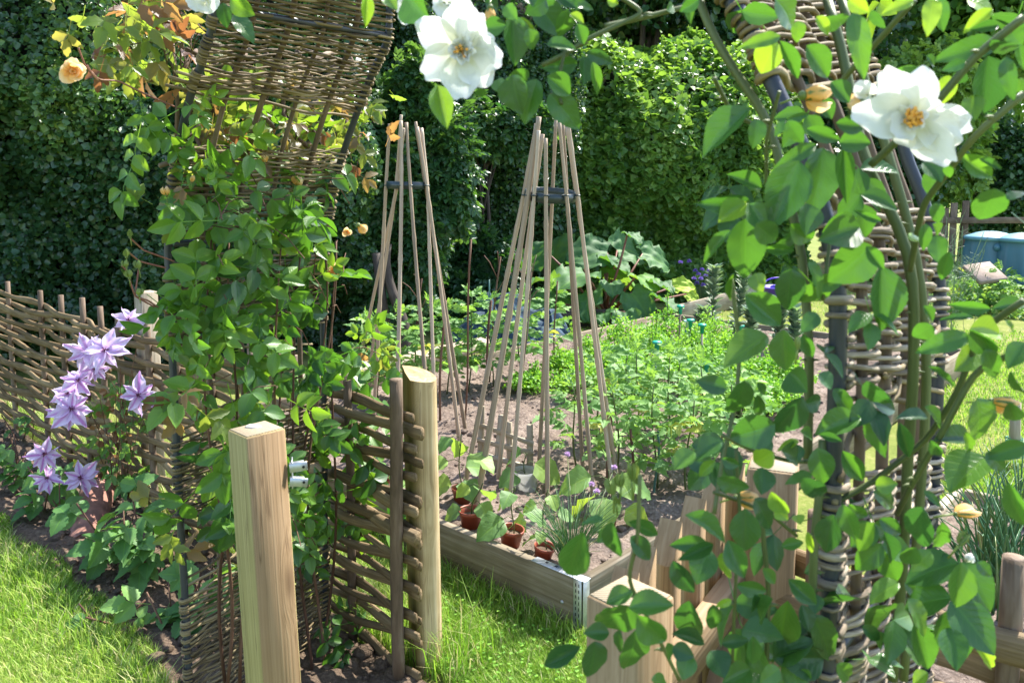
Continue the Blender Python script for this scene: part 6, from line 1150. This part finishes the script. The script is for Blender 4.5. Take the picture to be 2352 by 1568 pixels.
def shrub(name, c, rad, n_, ls, Ts, mat, label, cat, seed, trunk=.06, group=None, rr=(.5, .25), lay=14):
    g_ = np.random.default_rng(seed); c = np.asarray(c, float); rad = np.asarray(rad, float); t = thing(name, [c[0], c[1], 0], label, cat, group); cl_ = []
    for k in range(lay): cl_.append((c + unit(g_.normal(size=3)) * rad * g_.uniform(.25, .85), rad * g_.uniform(.28, .5)))
    mb = MB(); m = n_ // lay
    for cc_, r_ in cl_:
        dr = unit(g_.normal(size=(m, 3))); P = cc_ + dr * r_ * np.power(g_.random((m, 1)), .4); P[:, 2] = np.maximum(P[:, 2], .05); D = dr * .6 + g_.normal(0, .6, (m, 3)) + [0, 0, -.3]; Nn = dr * .5 + g_.normal(0, .45, (m, 3)) + [0, -.15, .8]; many(mb, Ts, P, D, Nn, ls * g_.uniform(.65, 1.3, m), None, np.clip(rr[0] + rr[1] * fbm(P * 1.5, 2) + g_.normal(0, .15, m), 0, 1))
    mb.build('crown', mat, t); st = MB(); b = np.array([c[0], c[1], -.05]); tube(st, [b, b * .5 + c * .5 + [.06, 0, 0], c], np.array([1, .75, .4]) * trunk, 10, .4)
    for cc_, r_ in cl_: p = b + (c - b) * g_.uniform(.3, .9); tube(st, [p, (p + cc_) / 2 + [0, 0, .1], cc_], np.array([.45, .3, .12]) * trunk, 6, .5, False)
    st.build('trunk', M['bark'], t); return t
shrub('shrub', (PD(925, 360, 7.95)[0], 7.95, 1.7), (.62, .4, 1.6), 9000, .20, PINN, M['shrub'], 'leafy shrub with divided leaves behind the left wigwam', 'shrub', 21, .06)
shrub('shrub', (PD(1035, 650, 8.6)[0], 8.9, .7), (.8, .4, .7), 3600, .17, PINN, M['shrub'], 'low nettle like shrub between the wigwams in front of the hedge', 'shrub', 25, .03, rr=(.25, .2))
shrub('bramble', (PD(1110, 300, 9.4)[0], 9.6, 2.35), (.9, .3, .5), 2600, .16, ROSE3, M['shrub'], 'bramble shoots hanging on the hedge above the wigwams', 'bramble', 23, .03, rr=(.5, .3))
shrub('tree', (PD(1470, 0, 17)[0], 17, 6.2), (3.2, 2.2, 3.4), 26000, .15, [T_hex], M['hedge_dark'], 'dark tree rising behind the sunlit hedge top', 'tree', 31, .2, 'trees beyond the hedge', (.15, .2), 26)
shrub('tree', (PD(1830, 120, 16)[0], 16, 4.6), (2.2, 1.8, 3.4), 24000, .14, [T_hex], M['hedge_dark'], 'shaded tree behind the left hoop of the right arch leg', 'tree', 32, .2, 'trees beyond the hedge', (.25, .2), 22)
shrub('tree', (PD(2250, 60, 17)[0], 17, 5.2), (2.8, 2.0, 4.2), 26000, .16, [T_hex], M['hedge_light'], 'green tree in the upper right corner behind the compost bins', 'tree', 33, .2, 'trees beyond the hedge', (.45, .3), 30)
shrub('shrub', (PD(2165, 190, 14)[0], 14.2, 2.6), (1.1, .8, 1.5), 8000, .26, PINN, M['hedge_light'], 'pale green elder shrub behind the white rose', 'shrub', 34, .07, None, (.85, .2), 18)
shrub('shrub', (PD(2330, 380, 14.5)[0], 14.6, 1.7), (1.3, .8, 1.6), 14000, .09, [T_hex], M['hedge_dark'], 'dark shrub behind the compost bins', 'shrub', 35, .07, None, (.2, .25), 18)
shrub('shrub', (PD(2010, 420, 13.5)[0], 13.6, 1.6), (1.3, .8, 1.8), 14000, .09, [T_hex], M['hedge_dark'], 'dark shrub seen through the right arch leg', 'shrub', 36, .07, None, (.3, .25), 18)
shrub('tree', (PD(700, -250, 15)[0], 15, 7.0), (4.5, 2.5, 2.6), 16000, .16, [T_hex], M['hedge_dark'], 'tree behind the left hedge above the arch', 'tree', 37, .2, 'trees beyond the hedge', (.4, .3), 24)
# wispy asparagus beside the right leg
o = thing('asparagus', [PD(2150, 600, 8.5)[0], 8.5, 0], 'feathery asparagus fronds beside the compost bins', 'asparagus'); mb = MB()
for k in range(60):
    b = np.array([PD(2150, 600, 8.5)[0] + rng.normal(0, .12), 8.5 + rng.normal(0, .1), 0]); e = b + np.array([rng.normal(0, .22), rng.normal(0, .1), rng.uniform(.6, 1.3)]); tube(mb, [b, (b + e) / 2 + [rng.normal(0, .04), 0, .05], e], .003, 4, rng.random(), False)
    for j in range(10): p = b + (e - b) * rng.uniform(.4, 1); q_ = p + np.array([rng.normal(0, .07), rng.normal(0, .04), rng.uniform(.02, .1)]); tube(mb, [p, q_], .0016, 3, rng.random(), False)
mb.build('fronds', M['bean'], o)

# ------------------------------------------------------------------ camera, light
cam = bpy.data.cameras.new('camera'); co = bpy.data.objects.new('camera', cam); COL.objects.link(co); co.location = tuple(EYE); co.rotation_euler = (math.pi / 2 - PITCH, 0, 0)
cam.sensor_width = 36; cam.lens = FPX / 2352 * 36; cam.shift_y = -181 / 2352; cam.clip_start = .05; cam.clip_end = 400; cam.dof.use_dof = True; cam.dof.focus_distance = 3.4; cam.dof.aperture_fstop = 9.0; SC.camera = co
EL, AZ = R(54), R(45)                          # sun height; azimuth to the right of straight ahead
sv = Vector((math.sin(AZ) * math.cos(EL), math.cos(AZ) * math.cos(EL), math.sin(EL)))
sl = bpy.data.lights.new('sun', 'SUN'); sl.energy = 4.2; sl.angle = R(.53); sl.color = (1, .955, .88); so = bpy.data.objects.new('sun', sl); COL.objects.link(so); so.rotation_euler = sv.to_track_quat('Z', 'Y').to_euler()
w = bpy.data.worlds.new('World'); SC.world = w; w.use_nodes = True; t = w.node_tree; bg = t.nodes['Background']; sk = t.nodes.new('ShaderNodeTexSky'); sk.sky_type = 'NISHITA'; sk.sun_disc = False; sk.sun_elevation = EL; sk.sun_rotation = AZ
t.links.new(sk.outputs[0], bg.inputs[0]); bg.inputs[1].default_value = .15
SC.view_settings.view_transform = 'Standard'; SC.view_settings.look = 'None'; SC.view_settings.exposure = 1.8; SC.view_settings.gamma = 1
SC.render.engine = 'CYCLES'; SC.cycles.max_bounces = 8; SC.cycles.transmission_bounces = 6; SC.cycles.use_denoising = True; SC.cycles.sample_clamp_indirect = 6.0
